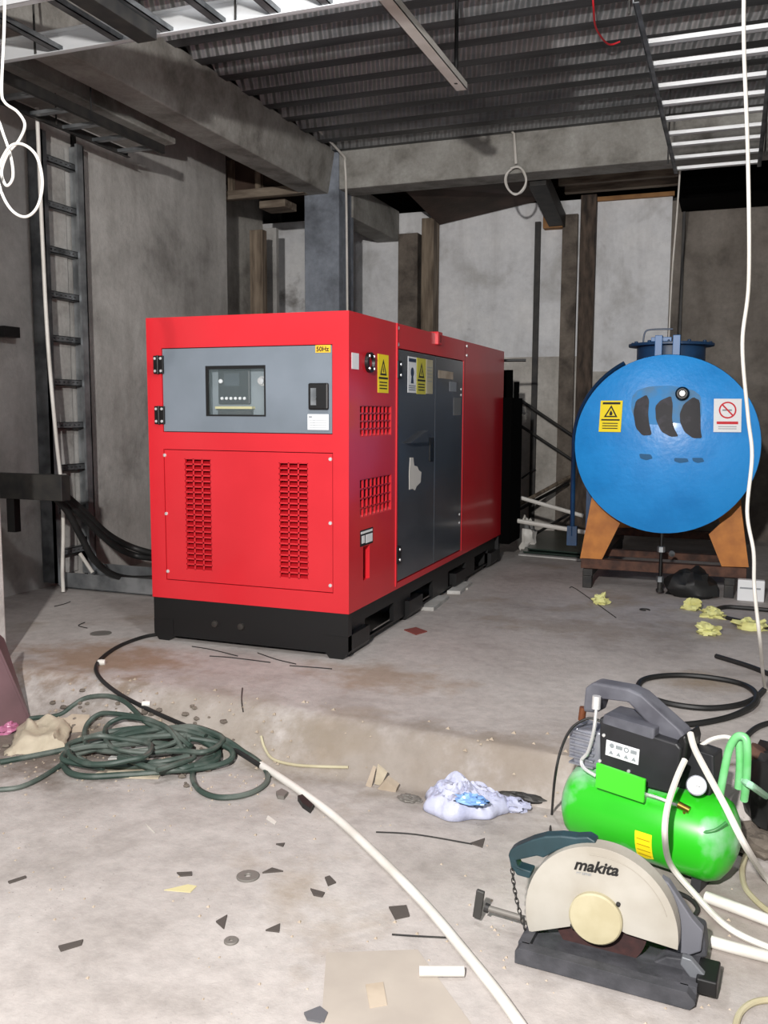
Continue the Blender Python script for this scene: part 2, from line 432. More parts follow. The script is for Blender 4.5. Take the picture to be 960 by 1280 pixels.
# corrugated deck ceiling
g = G(); prof = []
y = 1.0; pitch = .33
while y < 8.05:
    prof += [(y, DZ), (y+.115, DZ), (y+.135, DZ+.07), (y+.225, DZ+.07)]; y += pitch
vs = []; fs = []
for (yy, zz) in prof: vs += [(-3.57, yy, zz), (2.2, yy, zz)]
for i in range(len(prof)-1): fs.append((2*i, 2*i+1, 2*i+3, 2*i+2))
g._add(vs, fs)
o = g.build('ceiling', [M_DECKP, M_DECK], fix=False)
for p_ in o.data.polygons:
    if p_.index % 4 == 3: p_.material_index = 1
struct(o, 'corrugated embossed steel deck ceiling', 'ceiling')
sol = o.modifiers.new('solid', 'SOLIDIFY'); sol.thickness = .004; sol.offset = 1
struct(G().box((-5.4, .9, DZ+.09), (2.2, 10.4, DZ+.2)).build('ceiling', M_BEAM), 'concrete topping over the steel deck', 'ceiling')
o = G().box((-5.4, 1.0, DZ+.02), (-3.7, 10.4, DZ+.08)).build('ceiling', M_PLY); struct(o, 'dark brown plywood formwork ceiling over the left bay', 'ceiling')
o = G().box((-3.7, 8.3, DZ+.05), (2.2, 10.4, DZ+.1)).build('ceiling', M_PLY); struct(o, 'dark plywood ceiling behind the rear beam', 'ceiling')

# walls
g = G(); g.box((-4.75, 1.0, 0), (-4.55, 7.70, DZ+.02))
struct(g.build('wall_left', M_WALLL), 'rough grey concrete wall on the left', 'wall')
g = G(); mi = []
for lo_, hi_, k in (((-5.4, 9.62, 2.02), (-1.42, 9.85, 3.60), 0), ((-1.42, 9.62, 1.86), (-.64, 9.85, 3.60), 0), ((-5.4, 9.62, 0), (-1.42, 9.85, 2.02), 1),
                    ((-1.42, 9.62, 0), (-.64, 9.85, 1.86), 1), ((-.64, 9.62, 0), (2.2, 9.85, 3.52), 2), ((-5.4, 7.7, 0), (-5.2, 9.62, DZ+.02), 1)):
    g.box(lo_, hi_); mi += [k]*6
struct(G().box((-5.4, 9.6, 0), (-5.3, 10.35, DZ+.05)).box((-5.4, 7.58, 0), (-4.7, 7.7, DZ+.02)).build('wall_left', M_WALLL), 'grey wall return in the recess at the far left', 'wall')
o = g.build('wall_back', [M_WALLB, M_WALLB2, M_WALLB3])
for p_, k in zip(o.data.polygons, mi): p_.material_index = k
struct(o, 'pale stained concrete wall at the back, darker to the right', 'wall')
struct(G().box((2.0, 1.0, 0), (2.2, 10.4, DZ+.02)).build('wall_right', M_WALLL), 'grey concrete wall on the right', 'wall')
struct(G().box((-5.4, 10.3, 0), (2.2, 10.4, DZ+.1)).build('wall_back', M_BLACK), 'dark space beyond the rear wall', 'wall')

# beams & columns
g = G().prism([(-3.88, 1.0, 3.47), (-3.63, 1.0, 3.47), (-3.56, 1.0, DZ+.02), (-3.88, 1.0, DZ+.02)], (0, 7.36, 0)); struct(g.build('trim_1', M_BEAM, bevel=.01), 'long concrete beam running back to the grey column', 'beam')
g = G().box((-4.56, 1.0, 3.50), (-4.13, 6.25, DZ+.02)); struct(g.build('trim_2', M_BEAM, bevel=.01), 'concrete beam along the left wall', 'beam')
g = G().box((-3.52, 8.0, 3.50), (2.1, 8.30, DZ+.02)); struct(g.build('trim_3', M_BEAM, bevel=.01), 'concrete beam across the back', 'beam')
g = G().box((-3.88, 8.0, S-.02), (-3.52, 8.36, DZ)); struct(g.build('trim_4', M_COLUMN, bevel=.01), 'square blue grey concrete column', 'column')
g = G().box((-3.95, 3.18, -.01), (-3.375, 3.50, DZ)); struct(g.build('trim_5', M_PLASTER, bevel=.01), 'pale plastered pillar at the left edge', 'column')
g = G().box((-3.76, 8.3, 3.30), (-3.50, 9.6, 3.62)); struct(g.build('trim_6', M_BEAM, bevel=.01), 'short concrete beam behind the grey column', 'beam')
A, B = at(499, 395, 1, 9.5), at(521, 395, 1, 9.5)
struct(G().box((A.x, 9.45, S), (B.x+.02, 9.64, 3.35)).build('trim_7', M_BROWNC, bevel=.006), 'brown stained concrete pier against the back wall', 'column')

# timber at the back
def post(px0, px1, y, z0, z1, m, name, label, dy=.06):
    a, b = at(px0, 400, 1, y), at(px1, 400, 1, y)
    o = G().box((a.x, y, z0), (b.x, y+dy, z1)).build(name, m, bevel=.004); return tag(o, label, 'timber')
post(526, 541, 9.38, S, 3.48, M_TIMBER, 'timber_post', 'upright brown timber beside the brown pier on the back wall', .2)
post(722, 741, 9.5, S, 3.62, mat('dark_mottled_timber', '5f5146', .85, col2='2e2722', nscale=6, stretch=(3, 3, .8), bump=.3), 'timber_post', 'tall dark weathered timber post behind the left of the blue tank', .1)
post(700, 719, 9.56, S, 3.45, M_BROWNC, 'timber_board', 'brown board upright on the back wall, just left of the dark post', .05)
post(666, 673, 9.57, S, 3.40, M_STEELD, 'timber_batten', 'thin dark batten upright on the back wall above the leaning rods', .04)
post(848, 852, 9.57, 1.9, 3.4, M_STEELD, 'dark_rod', 'thin dark upright line on the wall above the tank', .02)  # dark line on the wall, built as a thin solid bar
post(313, 329, 7.95, S, 3.18, M_TIMBER, 'timber_post', 'timber prop standing in the opening left of the grey column', .09)
a = at(331, 400, 1, 8.7); b = at(346, 400, 1, 8.7)
tag(G().box((a.x, 8.7, S), (b.x, 8.76, 3.35)).build('concrete_board', M_WALLL, bevel=.004), 'narrow grey board standing right of the timber prop', 'board')
a = at(281, 243, 1, 7.9); b = at(383, 243, 1, 7.9)
zf = a.z
tg = empty('timber_formwork', ((a.x+b.x)/2, 7.9, zf-.05), 'old timber formwork frame between left wall and grey column', 'timber frame')
G().box((a.x, 7.86, zf-.06), (b.x-.01, 7.95, zf+.02)).build('bottom_rail', M_TIMBERH, tg, bevel=.004)
for px in (290, 325, 364):
    q = at(px, 220, 1, 7.95); G().box((q.x-.03, 7.90, zf+.02), (q.x+.03, 7.96, DZ)).build('stud', M_TIMBER, tg, bevel=.003)
G().box((a.x+.02, 7.97, zf-.02), (b.x-.02, 7.99, DZ)).build('plywood_back', M_PLY, tg)
q = at(352, 262, 1, 8.2); G().box((q.x-.14, 8.0, q.z-.02), (q.x+.14, 8.25, q.z+.05)).build('timber_block', M_TIMBERH, tg, bevel=.004)
# sagging plywood soffit
p0 = at(500, 232, 1, 8.31); p1 = at(672, 215, 1, 8.31); p2 = at(690, 247, 1, 9.58); p3 = at(549, 281, 1, 9.58)
tag(G().prism([p0, p1, p2, p3], (0, 0, .018)).build('plywood_sheet', M_PLY), 'reddish brown plywood sheet sloping from rear beam to back wall', 'plywood')
q0 = at(672, 222, 1, 8.35); q1 = at(697, 276, 1, 9.55)
tag(G().beam(q0, q1, .16, .14).build('timber_joist', M_STEELD, bevel=.005), 'dark joist sloping down to the dark post on the back wall', 'timber')
q = at(692, 277, 1, 9.55)
tag(G().box((q.x-.1, 9.5, q.z-.07), (q.x+.1, 9.62, q.z+.07)).build('timber_block', M_OCHRE, bevel=.004), 'small ochre timber block under the dark sloping joist', 'timber')
tj = empty('timber_formwork', (-1.1, 9.0, 3.6), 'dark timber formwork of boards and joists above the pale wall panel', 'timber frame')
for i, yy in enumerate((8.62, 8.95, 9.3)):
    G().box((-1.65, yy, 3.60), (-.55, yy+.07, 3.68)).build('board', M_TIMBERH, tj, bevel=.003)
for i in range(6):
    x = -1.55+i*.18; G().box((x, 8.45, 3.69), (x+.05, 9.6, 3.78)).build('joist', M_PLY, tj, bevel=.003)
G().box((-1.42, 9.57, 3.56), (-.62, 9.615, 3.60)).build('ledger', M_OCHRE, tj)
tag(G().box((-.55, 9.0, 3.40), (2.0, 9.6, 3.80)).build('dark_opening_block', mat('shade_black', '040404', .95, spec=.05), bevel=.005), 'added black box for the dark opening under the ceiling tray', 'dark opening')  # added black box gives the dark opening above the wall a solid shape

# wire hanging on back wall
def cable(name, pts, r, m, label, cat='cable', sub=8, n=8, group=None, parent=None):
    o = G().tube(pts, r, n=n, sub=sub).build(name, m, parent, smooth=True)
    return tag(o, label, cat, group) if parent is None else o
cable('hanging_wire', [at(850, 213, 1, 7.75), at(846, 270, 1, 7.9), at(841, 330, 1, 8), at(838, 380, 1, 8), at(836, 425, 1, 7.9)], .007, M_WPLAS, 'thin pale wire hanging from the end of the ceiling tray behind the tank')

# ================================================================== GENERATOR
X0, X1, Y0, Y1, Z0, Z1 = -2.955, -1.773, 4.149, 7.40, .42, 1.936
gen = empty('generator', ((X0+X1)/2, (Y0+Y1)/2, S), 'large red enclosed diesel generator with grey control door on a black skid', 'generator')
def cells(lo_u, hi_u, lo_v, hi_v, holes):
    us = sorted({lo_u, hi_u, *[h[0] for h in holes], *[h[2] for h in holes]}); vs = sorted({lo_v, hi_v, *[h[1] for h in holes], *[h[3] for h in holes]})
    for i in range(len(us)-1):
        for j in range(len(vs)-1):
            cu, cv = (us[i]+us[i+1])/2, (vs[j]+vs[j+1])/2
            if not any(h[0] < cu < h[2] and h[1] < cv < h[3] for h in holes): yield us[i], vs[j], us[i+1], vs[j+1]
g = G()
DO = (-2.862, 1.330, -1.862, 1.775); PO = (-2.862, .522, -1.860, 1.238)
for u0, v0, u1, v1 in cells(X0, X1, Z0, Z1, [DO, PO]): g.box((u0, Y0, v0), (u1, Y0+.035, v1))
SD = (4.86, .455, 6.20, 1.80)
SV1 = (4.294, 1.315, 4.75, 1.475); SV2 = (4.294, .895, 4.757, 1.095); SR = (4.34, .56, 4.43, .74)
for u0, v0, u1, v1 in cells(Y0+.035, Y1, Z0, Z1, [SD, SV1, SV2, SR]): g.box((X1-.03, u0, v0), (X1, u1, v1))
g.box((X0, Y0+.035, Z0), (X0+.03, Y1, Z1))
g.box((X0+.03, Y0+.035, Z1-.03), (X1-.03, Y1, Z1))
g.box((X0+.03, Y1-.03, Z0), (X1-.03, Y1, Z1-.03))
g.box((X0+.03, Y0+.035, Z0), (X1-.03, Y1-.03, Z0+.03))
shell = g.build('canopy_shell', M_RED, gen)
# joint trim on the side
G().box((X1, 4.825, .44), (X1+.006, 4.84, Z1)).build('joint_strip', M_REDPR, gen)
G().box((X1-.002, 6.225, Z0+.01), (X1+.001, 6.229, Z1)).build('panel_joint', M_REDD, gen)
# front control door
d = G()
W = (-2.592, 1.417, -2.238, 1.678)
for u0, v0, u1, v1 in cells(DO[0]+.004, DO[2]-.004, DO[1]+.004, DO[3]-.004, [W]): d.box((u0, Y0+.004, v0), (u1, Y0+.03, v1))
door = d.build('control_door', M_GREYP, gen); door['label'] = 'grey control door with window'
fr = G(); w = .016
for u0, v0, u1, v1 in cells(W[0], W[2], W[1], W[3], [(W[0]+w, W[1]+w*.5, W[2]-w*.5, W[3]-w)]): fr.box((u0, Y0+.001, v0), (u1, Y0+.028, v1))
fr.build('window_frame', M_BLACK, door)
G().box((W[0]+.005, Y0+.008, W[1]+.005), (W[2]-.005, Y0+.012, W[3]-.005)).build('window_glass', M_GLASS, door)
lt = G().box((-1.992, Y0-.012, 1.452), (-1.882, Y0+.01, 1.585)).build('latch', M_BLACK, door, bevel=.008)
G().box((-1.975, Y0-.016, 1.475), (-1.945, Y0-.011, 1.56)).lathe([(.014, 0), (.014, .006), (0, .006)], (-1.955, Y0-.016, 1.515), (0, -1, 0), 16).build('key_barrel', M_GALV, door)
PF = Pl((0, Y0+.004, 0), (1, 0, 0), (0, 0, 1))  # normal -y
PF = Pl((0, Y0+.0035, 0), (1, 0, 0), (0, 0, 1))
lb = PF.rect(G(), -2.005, 1.345, -1.877, 1.435, 0, .001).build('info_label', M_GREYP, door)
g = PF.rect(G(), -2.0, 1.352, -1.884, 1.43, .001, .001); g.build('label_face', M_WHITE, lb)
g = PF.rect(G(), -1.993, 1.412, -1.975, 1.42, .002); PF.rect(g, -1.965, 1.365, -1.965+.001, 1.42, .002)
for k in range(4): PF.rect(g, -1.99, 1.362+k*.012, -1.895, 1.364+k*.012, .002)
g.build('label_print', M_GREYPR, lb)
yl = PF.rect(G(), -1.955, 1.735, -1.872, 1.772, .001, .001).build('capacity_label', mat('amber_print', 'e0b02a', .5), door)
yl['label'] = 'small amber label reading 50'
o = Vector((-1.95, Y0+.0005, 1.742))-Vector(gen.location)
text_part('capacity_lettering', '50Hz', .032, M_BLKPR, yl, o, (1, 0, 0), (0, 0, 1), .0006, bold=.0006)
for zc in (1.688, 1.42):
    h = G().box((-2.908, Y0-.010, zc-.048), (-2.882, Y0, zc+.048)); h.box((-2.876, Y0-.010, zc-.048), (-2.848, Y0+.004, zc+.048))
    h.tube([(-2.879, Y0-.012, zc-.05), (-2.879, Y0-.012, zc+.05)], .007)
    h = h.build('hinge', M_BLACK, door, bevel=.003)
    studs('bolt', [(dx, Y0-.010, zc+dz) for dx in (-2.897, -2.861) for dz in (-.033, .033)], (0, -1, 0), .008, M_CHROME, h)
# instrument panel behind the window
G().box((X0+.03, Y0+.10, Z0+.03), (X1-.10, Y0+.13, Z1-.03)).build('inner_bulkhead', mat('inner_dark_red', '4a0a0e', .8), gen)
ip = G().box((-2.80, Y0+.075, 1.36), (-2.0, Y0+.085, 1.76)).build('instrument_panel', mat('instrument_grey', '7d868c', .5), gen)
G().box((-2.55, Y0+.055, 1.48), (-2.36, Y0+.075, 1.66)).build('controller', M_BLACK, ip, bevel=.006)
G().box((-2.51, Y0+.052, 1.575), (-2.42, Y0+.055, 1.64)).build('controller_screen', mat('controller_screen', '3a4046', .2), ip)
studs('button', [(-2.525+k*.027, Y0+.055, 1.51) for k in range(6)], (0, -1, 0), .0085, M_WHITE, ip, .008)
G().lathe([(.011, 0), (.011, .008), (0, .01)], (-2.53, Y0+.055, 1.60), (0, -1, 0), 14).build('status_lamp', M_WHITE, ip, smooth=True)
G().box((-2.56, Y0+.04, 1.455), (-2.34, Y0+.075, 1.468)).build('label_strip', mat('strip_cream', 'cdc58e', .5), ip)
G().box((-2.55, Y0+.05, 1.40), (-2.35, Y0+.075, 1.448)).build('terminal_block', M_STEELD, ip)
es = G().lathe([(.026, 0), (.026, .01), (.018, .012), (.018, .03), (0, .034)], (-2.29, Y0+.075, 1.60), (0, -1, 0), 20).build('selector_switch', M_CHROME, ip, smooth=True)
# lower front panel with two grilles
p = G(); L1 = (-2.733, .587, -2.570, 1.190); L2 = (-2.166, .582, -2.000, 1.183)
for u0, v0, u1, v1 in cells(PO[0]+.004, PO[2]-.004, PO[1]+.004, PO[3]-.004, [L1, L2]): p.box((u0, Y0+.003, v0), (u1, Y0+.028, v1))
pan = p.build('front_panel', M_RED, gen)
for L_ in (L1, L2):
    gg = G(); n = 20; hh = (L_[3]-L_[1])/n; cw = (L_[2]-L_[0])/3
    for k in range(n+1): gg.box((L_[0], Y0+.004, L_[1]+k*hh-.004), (L_[2], Y0+.010, L_[1]+k*hh+.004))
    for k in range(4): gg.box((L_[0]+k*cw-.004, Y0+.004, L_[1]), (L_[0]+k*cw+.004, Y0+.010, L_[3]))
    for k in range(n): # louvre blades sloping inwards
        z = L_[1]+k*hh; gg._add([(L_[0], Y0+.012, z+.003), (L_[2], Y0+.012, z+.003), (L_[2], Y0+.05, z+.020), (L_[0], Y0+.05, z+.020)], [(0, 1, 2, 3)])
    gg.build('vent_grille', M_RED, pan, fix=False)
studs('screw', [at(px, py, 1, Y0+.003) for (px, py) in ((206, 569), (208, 642), (210, 714), (413, 574), (413, 654), (413, 732))], (0, -1, 0), .010, M_CHROME, pan, .006)
# side vents with louvres
for (u0, v0, u1, v1) in (SV1, SV2):
    gg = G(); n = 8; cw = (u1-u0)/n
    for k in range(n+1): gg.box((X1-.014, u0+k*cw-.006, v0), (X1-.004, u0+k*cw+.006, v1))
    for k in range(5): z = lerp(v0, v1, k/4); gg.box((X1-.014, u0, z-.004), (X1-.004, u1, z+.004))
    gg._add([(X1-.002, u0, v0), (X1-.002, u1, v0), (X1-.07, u1, v0+.07), (X1-.07, u0, v0+.07)], [(0, 1, 2, 3)])
    gg.build('side_grille', M_RED, gen, fix=False)
G().box((X1-.09, 4.28, .88), (X1-.08, 4.78, 1.5)).build('inner_duct', mat('vent_shade_red', '160304', .9), gen)  # near-black plate; shade inside the vents is put into its colour
# side recess: drain pull
G().box((X1-.045, SR[0], SR[1]), (X1-.035, SR[2], SR[3])).build('drain_recess', M_RED, gen)
G().lathe([(.013, 0), (.013, .05), (.02, .05), (.02, .06), (0, .065)], (X1-.03, 4.375, .60), (0, 0, -1), 12).build('drain_plug', M_RED, gen, smooth=True)
PS = Pl((X1, 0, 0), (0, 1, 0), (0, 0, 1))  # normal +x
def side(px, py): q = at(px, py, 0, X1); return q.y, q.z
a, b_ = side(450, 686), side(466, 664)
lb = PS.rect(G(), a[0], .745, b_[0], .83, 0, .0015).build('drain_label', M_BLKPR, gen)
g = PS.rect(G(), a[0]+.01, .81, b_[0]-.01, .822, .0016); PS.rect(g, a[0]+.02, .76, a[0]+.06, .80, .0016); PS.rect(g, a[0]+.075, .755, b_[0]-.01, .80, .0016); g.build('label_print', M_WHITE, lb)
PS.rect(G(), 4.185, 1.655, 4.275, 1.735, 0, .0015).build('serial_label', M_WHITE, gen)['label'] = 'white rectangular label'
fan = G().lathe([(.052, 0), (.052, .02), (.04, .022), (.034, .008), (.034, 0)], (X1, 4.405, 1.697), (1, 0, 0), 24).build('ventilator_ring', M_BLACK, gen, smooth=True)
g = G().lathe([(.036, .003), (.03, .008), (0, .01)], (X1, 4.405, 1.697), (1, 0, 0), 20); g.build('ventilator_core', M_REDPR, fan)
studs('bolt', [(X1+.021, 4.405+.045*math.cos(PI/4+t*PI/2), 1.697+.045*math.sin(PI/4+t*PI/2)) for t in range(4)], (1, 0, 0), .008, M_CHROME, fan)
warning_label(Pl((X1, 4.54, 1.545), (0, 1, 0), (0, 0, 1)), .16, .205, gen, label='yellow warning label with black triangle')
# side doors
for (ya, yb) in ((4.866, 5.555), (5.561, 6.194)):
    dd = G().box((X1-.026, ya, .461), (X1-.003, yb, 1.794)).build('side_door', M_GREYS, gen, bevel=.003); dd['label'] = 'charcoal side door'
    if ya < 5:
        for zc in (1.68, .62):
            h = G().box((X1-.003, ya-.035, zc-.05), (X1+.010, ya+.03, zc+.05)).build('hinge', M_BLACK, dd, bevel=.003)
            studs('bolt', [(X1+.01, ya+.012, zc+dz) for dz in (-.03, .03)], (1, 0, 0), .009, M_CHROME, h)
        hd = G().prism([(X1-.003, 5.0, 1.26), (X1-.003, 5.33, 1.26), (X1-.003, 5.33, 1.33)], (.03, 0, 0)).build('vent_hood', M_GREYS, dd)
        G().box((X1-.004, 5.45, 1.13), (X1+.002, 5.53, 1.28)).build('latch_recess', M_BLACK, dd, bevel=.004)
        PD = Pl((X1-.003, 0, 0), (0, 1, 0), (0, 0, 1))
        l1 = PD.rect(G(), 5.03, 1.555, 5.18, 1.765, 0, .0015).build('instruction_label', M_WHITE, dd)
        g = PD.rect(G(), 5.04, 1.735, 5.17, 1.755, .0016); PD.ring(g, 5.105, 1.675, 0, .028, .0016); PD.poly(g, [(5.08, 1.61), (5.13, 1.61), (5.12, 1.65), (5.09, 1.65)], .0016)
        for k in range(3): PD.rect(g, 5.045, 1.57+k*.012, 5.165, 1.574+k*.012, .0016)
        g.build('label_print', mat('navy_print', '27344c', .5), l1)
        warning_label(Pl((X1-.003, 5.19, 1.55), (0, 1, 0), (0, 0, 1)), .17, .215, dd, bg=mat('olive_yellow_print', 'c8c043', .5))
        l3 = PD.rect(G(), 5.37, 1.555, 5.5, 1.765, 0, .0015).build('instruction_label', M_CREAM, dd)
        g = PD.rect(G(), 5.39, 1.63, 5.48, 1.635, .0016)
        for k in range(4): PD.rect(g, 5.385, 1.655+k*.02, 5.485, 1.66+k*.02, .0016)
        g.build('label_print', M_GREYPR, l3)
        # torn sticker remains
        tp = [side(x, y_) for x, y_ in ((512, 612), (512, 590), (513, 572), (517, 572), (518, 582), (522, 583), (524, 588), (527, 590), (526, 603), (521, 608), (519, 613), (516, 611))]
        t_ = PD.poly(G(), tp, .0, .002).build('torn_sticker', M_STICK, dd); t_['label'] = 'torn pale sticker remains'
    else:
        PD = Pl((X1-.003, 0, 0), (0, 1, 0), (0, 0, 1))
        for (a0, b0, a1, b1, m_) in ((5.62, 1.66, 5.95, 1.71, M_CARD), (5.87, 1.58, 6.03, 1.645, M_GREYPR), (5.97, 1.42, 6.15, 1.54, mat('faded_label', '6f7070', .5))):
            PD.rect(G(), a0, b0, a1, b1, 0, .0012).build('faded_label', m_, dd)
        studs('bolt', [(X1-.003, 6.15, zc) for zc in (1.60, 1.56, .72, .66)], (1, 0, 0), .01, M_CHROME, dd)
# roof details
G().box((X1-.12, 5.54, Z1-.07), (X1+.02, 5.63, Z1+.012)).build('lifting_bracket', M_RED, gen, bevel=.005)
G().box((X1+.001, 5.575, Z1-.055), (X1+.022, 5.595, Z1-.01)).build('bracket_slot', M_REDD, gen)
studs('bolt', [(X1, yy, zz) for (yy, zz) in ((4.85, 1.91), (4.85, 1.82), (6.27, 1.905), (6.27, 1.84))], (1, 0, 0), .012, M_CHROME, gen, .007)
# black skid
g = G(); I = .02
def skirt(xa, xb, ya, yb): g.box((xa, ya, S+.028), (xb, yb, Z0-.001))
skirt(X0+.005, X1-.005, Y0+.004, Y0+.05); skirt(X0+.005, X1-.005, Y1-.06, Y1-.01)
skirt(X0+.005, X0+.05, Y0+.05, Y1-.06)
# side rail with openings
for u0, v0, u1, v1 in cells(Y0+.05, Y1-.06, S+.028, Z0-.001, [(4.45, .22, 4.9, .33), (5.2, .22, 5.65, .33), (6.0, .22, 6.45, .33), (6.7, .22, 7.1, .33)]): g.box((X1-.06, u0, v0), (X1-.035, u1, v1))
g.box((X0+.05, Y0+.05, Z0-.03), (X1-.04, Y1-.06, Z0-.002))
g.build('skid_frame', M_BLACK, gen)
for (xa, xb) in ((X0+.005, X0+.13), (X1-.14, X1-.005)):
    for (ya, yb) in ((Y0+.002, Y0+.3), (5.1, 5.35), (6.1, 6.35), (Y1-.3, Y1-.05)):
        G().prism([(xa+.03, ya, S), (xb-.03, ya, S), (xb, ya, S+.04), (xb, ya, S+.12), (xa, ya, S+.12), (xa, ya, S+.04)], (0, yb-ya, 0)).build('skid_foot', M_BLACK, gen)
studs('bolt', [(x, Y0+.004, .30) for x in (-2.56, -2.40)], (0, -1, 0), .02, mat('worn_steel', '45423f', .4, .6), gen, .013)
# exhaust and pipes at the rear end, plus a box for the generator's shadow
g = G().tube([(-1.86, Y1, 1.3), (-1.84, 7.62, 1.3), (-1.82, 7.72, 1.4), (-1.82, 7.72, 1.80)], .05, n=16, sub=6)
g.box((-2.3, Y1-.01, .34), (at(652, 560, 1, 7.8).x, 7.80, 1.56)); g.tube([(-1.745, 7.76, .95), (-1.745, 7.76, 1.70)], .024, n=12)  # box is part rear equipment, part generator's shadow built solid
g.build('exhaust_and_shadow_box', MATS['shade_black'], gen, smooth=True)
G().tube([(-1.86, 7.68, 1.7), (-1.86, 7.68, 1.86), (-1.80, 7.70, 1.88), (-1.66, 7.72, 1.88)], .012, n=8, sub=4).build('breather_pipe', M_BLACK, gen, smooth=True)
for z in (1.72, 1.62): G().tube([(-1.84, Y1-.01, z), (-1.84, 7.55, z)], .03, n=12).build('pipe_stub', M_GREYSCRAP, gen, smooth=True)

# concrete packing strips under the genset side
for i, (xa, ya, yb) in enumerate(((-1.81, 5.38, 5.80), (-1.80, 5.95, 6.35))):
    tag(G().prism([(xa, ya, S), (xa+.09, ya+.02, S), (xa+.07, yb, S), (xa-.01, yb-.02, S)], (0, 0, .025)).build('packing_strip', M_PLASTER, bevel=.003),
        ('nearer' if i == 0 else 'farther')+' pale concrete packing strip beside the generator skid', 'concrete strip')

# ================================================================== FUEL TANK
TX, TZ, TR, TY = -.42, 1.225, .608, 6.47
tank = empty('fuel_tank', (TX, 7.6, S), 'round blue horizontal fuel tank on orange saddles with warning signs', 'fuel tank')
def dome(r): return TY-.11*(1-(r/TR)**2)
prof = [(0, dome(0))]+[(TR*k/14, dome(TR*k/14)) for k in range(1, 15)]+[(TR+.004, TY+.02), (TR, TY+.03), (TR, 9.0)]+[(TR*(14-k)/14, 9.0+.11*(1-((14-k)/14)**2)) for k in range(1, 15)]
G().lathe([(r, y) for r, y in prof], (TX, 0, TZ), (0, 1, 0), 72).build('tank_shell', M_BLUE, tank, smooth=True)
def decal(poly_px, name, m, parent, off=.006):
    P = [at(x, y_, 1, 6.40) for x, y_ in poly_px]
    P = [(p.x, p.z) for p in P]; cx = sum(p[0] for p in P)/len(P); cz = sum(p[1] for p in P)/len(P)
    out = []
    for i in range(len(P)):   # round the outline
        a = P[i]; b = P[(i+1) % len(P)]
        out += [(lerp(a[0], b[0], .14), lerp(a[1], b[1], .14)), (lerp(a[0], b[0], .86), lerp(a[1], b[1], .86))]
    g = G(); n = len(out); rings = 5; vs = []
    for k in range(1, rings+1):
        for (x, z) in out:
            xx = lerp(cx, x, k/rings); zz = lerp(cz, z, k/rings); r = math.hypot(xx-TX, zz-TZ); vs.append((xx, dome(r)-off, zz))
    vs.append((cx, dome(math.hypot(cx-TX, cz-TZ))-off, cz)); c = len(vs)-1; fs = [(c, i, (i+1) % n) for i in range(n)]
    for k in range(rings-1):
        for i in range(n): a = k*n+i; b = k*n+(i+1) % n; fs.append((a, a+n, b+n, b))
    g._add(vs, fs); return g.build(name, m, parent)
def c7(pts): return [(680+x/3.43, 400+y_/3.43) for x, y_ in pts]
em = [[(384, 395), (395, 345), (440, 320), (452, 345), (448, 400), (452, 440), (465, 492), (425, 495), (395, 462)],
      [(478, 370), (500, 345), (545, 325), (553, 360), (550, 425), (560, 465), (578, 498), (545, 500), (505, 478), (482, 430)],
      [(583, 400), (600, 360), (640, 330), (668, 345), (672, 430), (672, 470), (678, 506), (640, 506), (604, 480), (585, 440)]]
decal(c7([(376, 330), (400, 300), (450, 285), (540, 280), (640, 300), (672, 325), (678, 400), (660, 450), (560, 440), (470, 450), (392, 430), (374, 380)]), 'worn_patch', mat('worn_blue_grey', '4f7ea6', .6, col2='2a86c8', nscale=7, lo=.4, hi=.6), tank, .0015)['label'] = 'worn greyish paint behind the emblem'
for e in em: decal(c7(e), 'painted_emblem', M_EMBL, tank)['label'] = 'dark curved emblem stroke'
for e in ([(410, 572), (460, 575), (468, 592), (440, 600), (415, 592)], [(560, 590), (615, 592), (622, 606), (585, 612), (560, 604)], [(635, 590), (680, 590), (688, 606), (660, 612), (640, 604)]):
    decal(c7(e), 'worn_lettering', M_SMUDGE, tank)
# signs
def dome_plane(px, py):
    q = at(px, py, 1, 6.40); r = math.hypot(q.x-TX, q.z-TZ); s = .22/TR/TR
    n = Vector((-0.0+s*(q.x-TX), -1, s*(q.z-TZ))).normalized()
    v = Vector((0, 0, 1)); v = (v-n*v.dot(n)).normalized(); u = v.cross(n)
    return Vector((q.x, dome(r), q.z)), u, v, n
o_, u_, v_, n_ = dome_plane(763.5, 520.5)
w_, h_ = .155, .215
warning_label(Pl(o_-u_*w_/2-v_*h_/2+n_*.005, u_, v_), w_, h_, tank, 'flammable_sign', flame=True, label='yellow flammable warning sign')
o_, u_, v_, n_ = dome_plane(909, 519.5); pl = Pl(o_-u_*.088-v_*.11+n_*.007, u_, v_)
sg = pl.rect(G(), 0, 0, .176, .22, 0, .0015).build('no_smoking_sign', M_WHITE, tank); sg['label'] = 'white no smoking sign'
g = pl.ring(G(), .088, .145, .046, .056, .0016); pl.poly(g, [(.05, .178), (.057, .185), (.126, .112), (.119, .105)], .002); pl.rect(g, .02, .052, .156, .07, .0016)
g.build('red_ring', M_REDPR, sg)
g = pl.rect(G(), .055, .14, .115, .15, .0016)
for k in range(2): pl.rect(g, .03, .02+.014*k, .146, .024+.014*k, .0016)
g.build('printed_cigarette', M_GREYPR, sg)
# level gauge (black ring with bright centre)
q = at(853, 492, 1, 6.38)
vg = G().lathe([(.045, -.03), (.045, .03), (.034, .045), (.024, .045), (.02, .03), (0, .03)], (q.x, 6.39, q.z), (0, -1, 0), 28).build('level_gauge', M_BLACK, tank, smooth=True)
G().lathe([(.022, .031), (.018, .04), (0, .042)], (q.x, 6.39, q.z), (0, -1, 0), 20).build('gauge_lens', M_CHROME, vg, smooth=True)
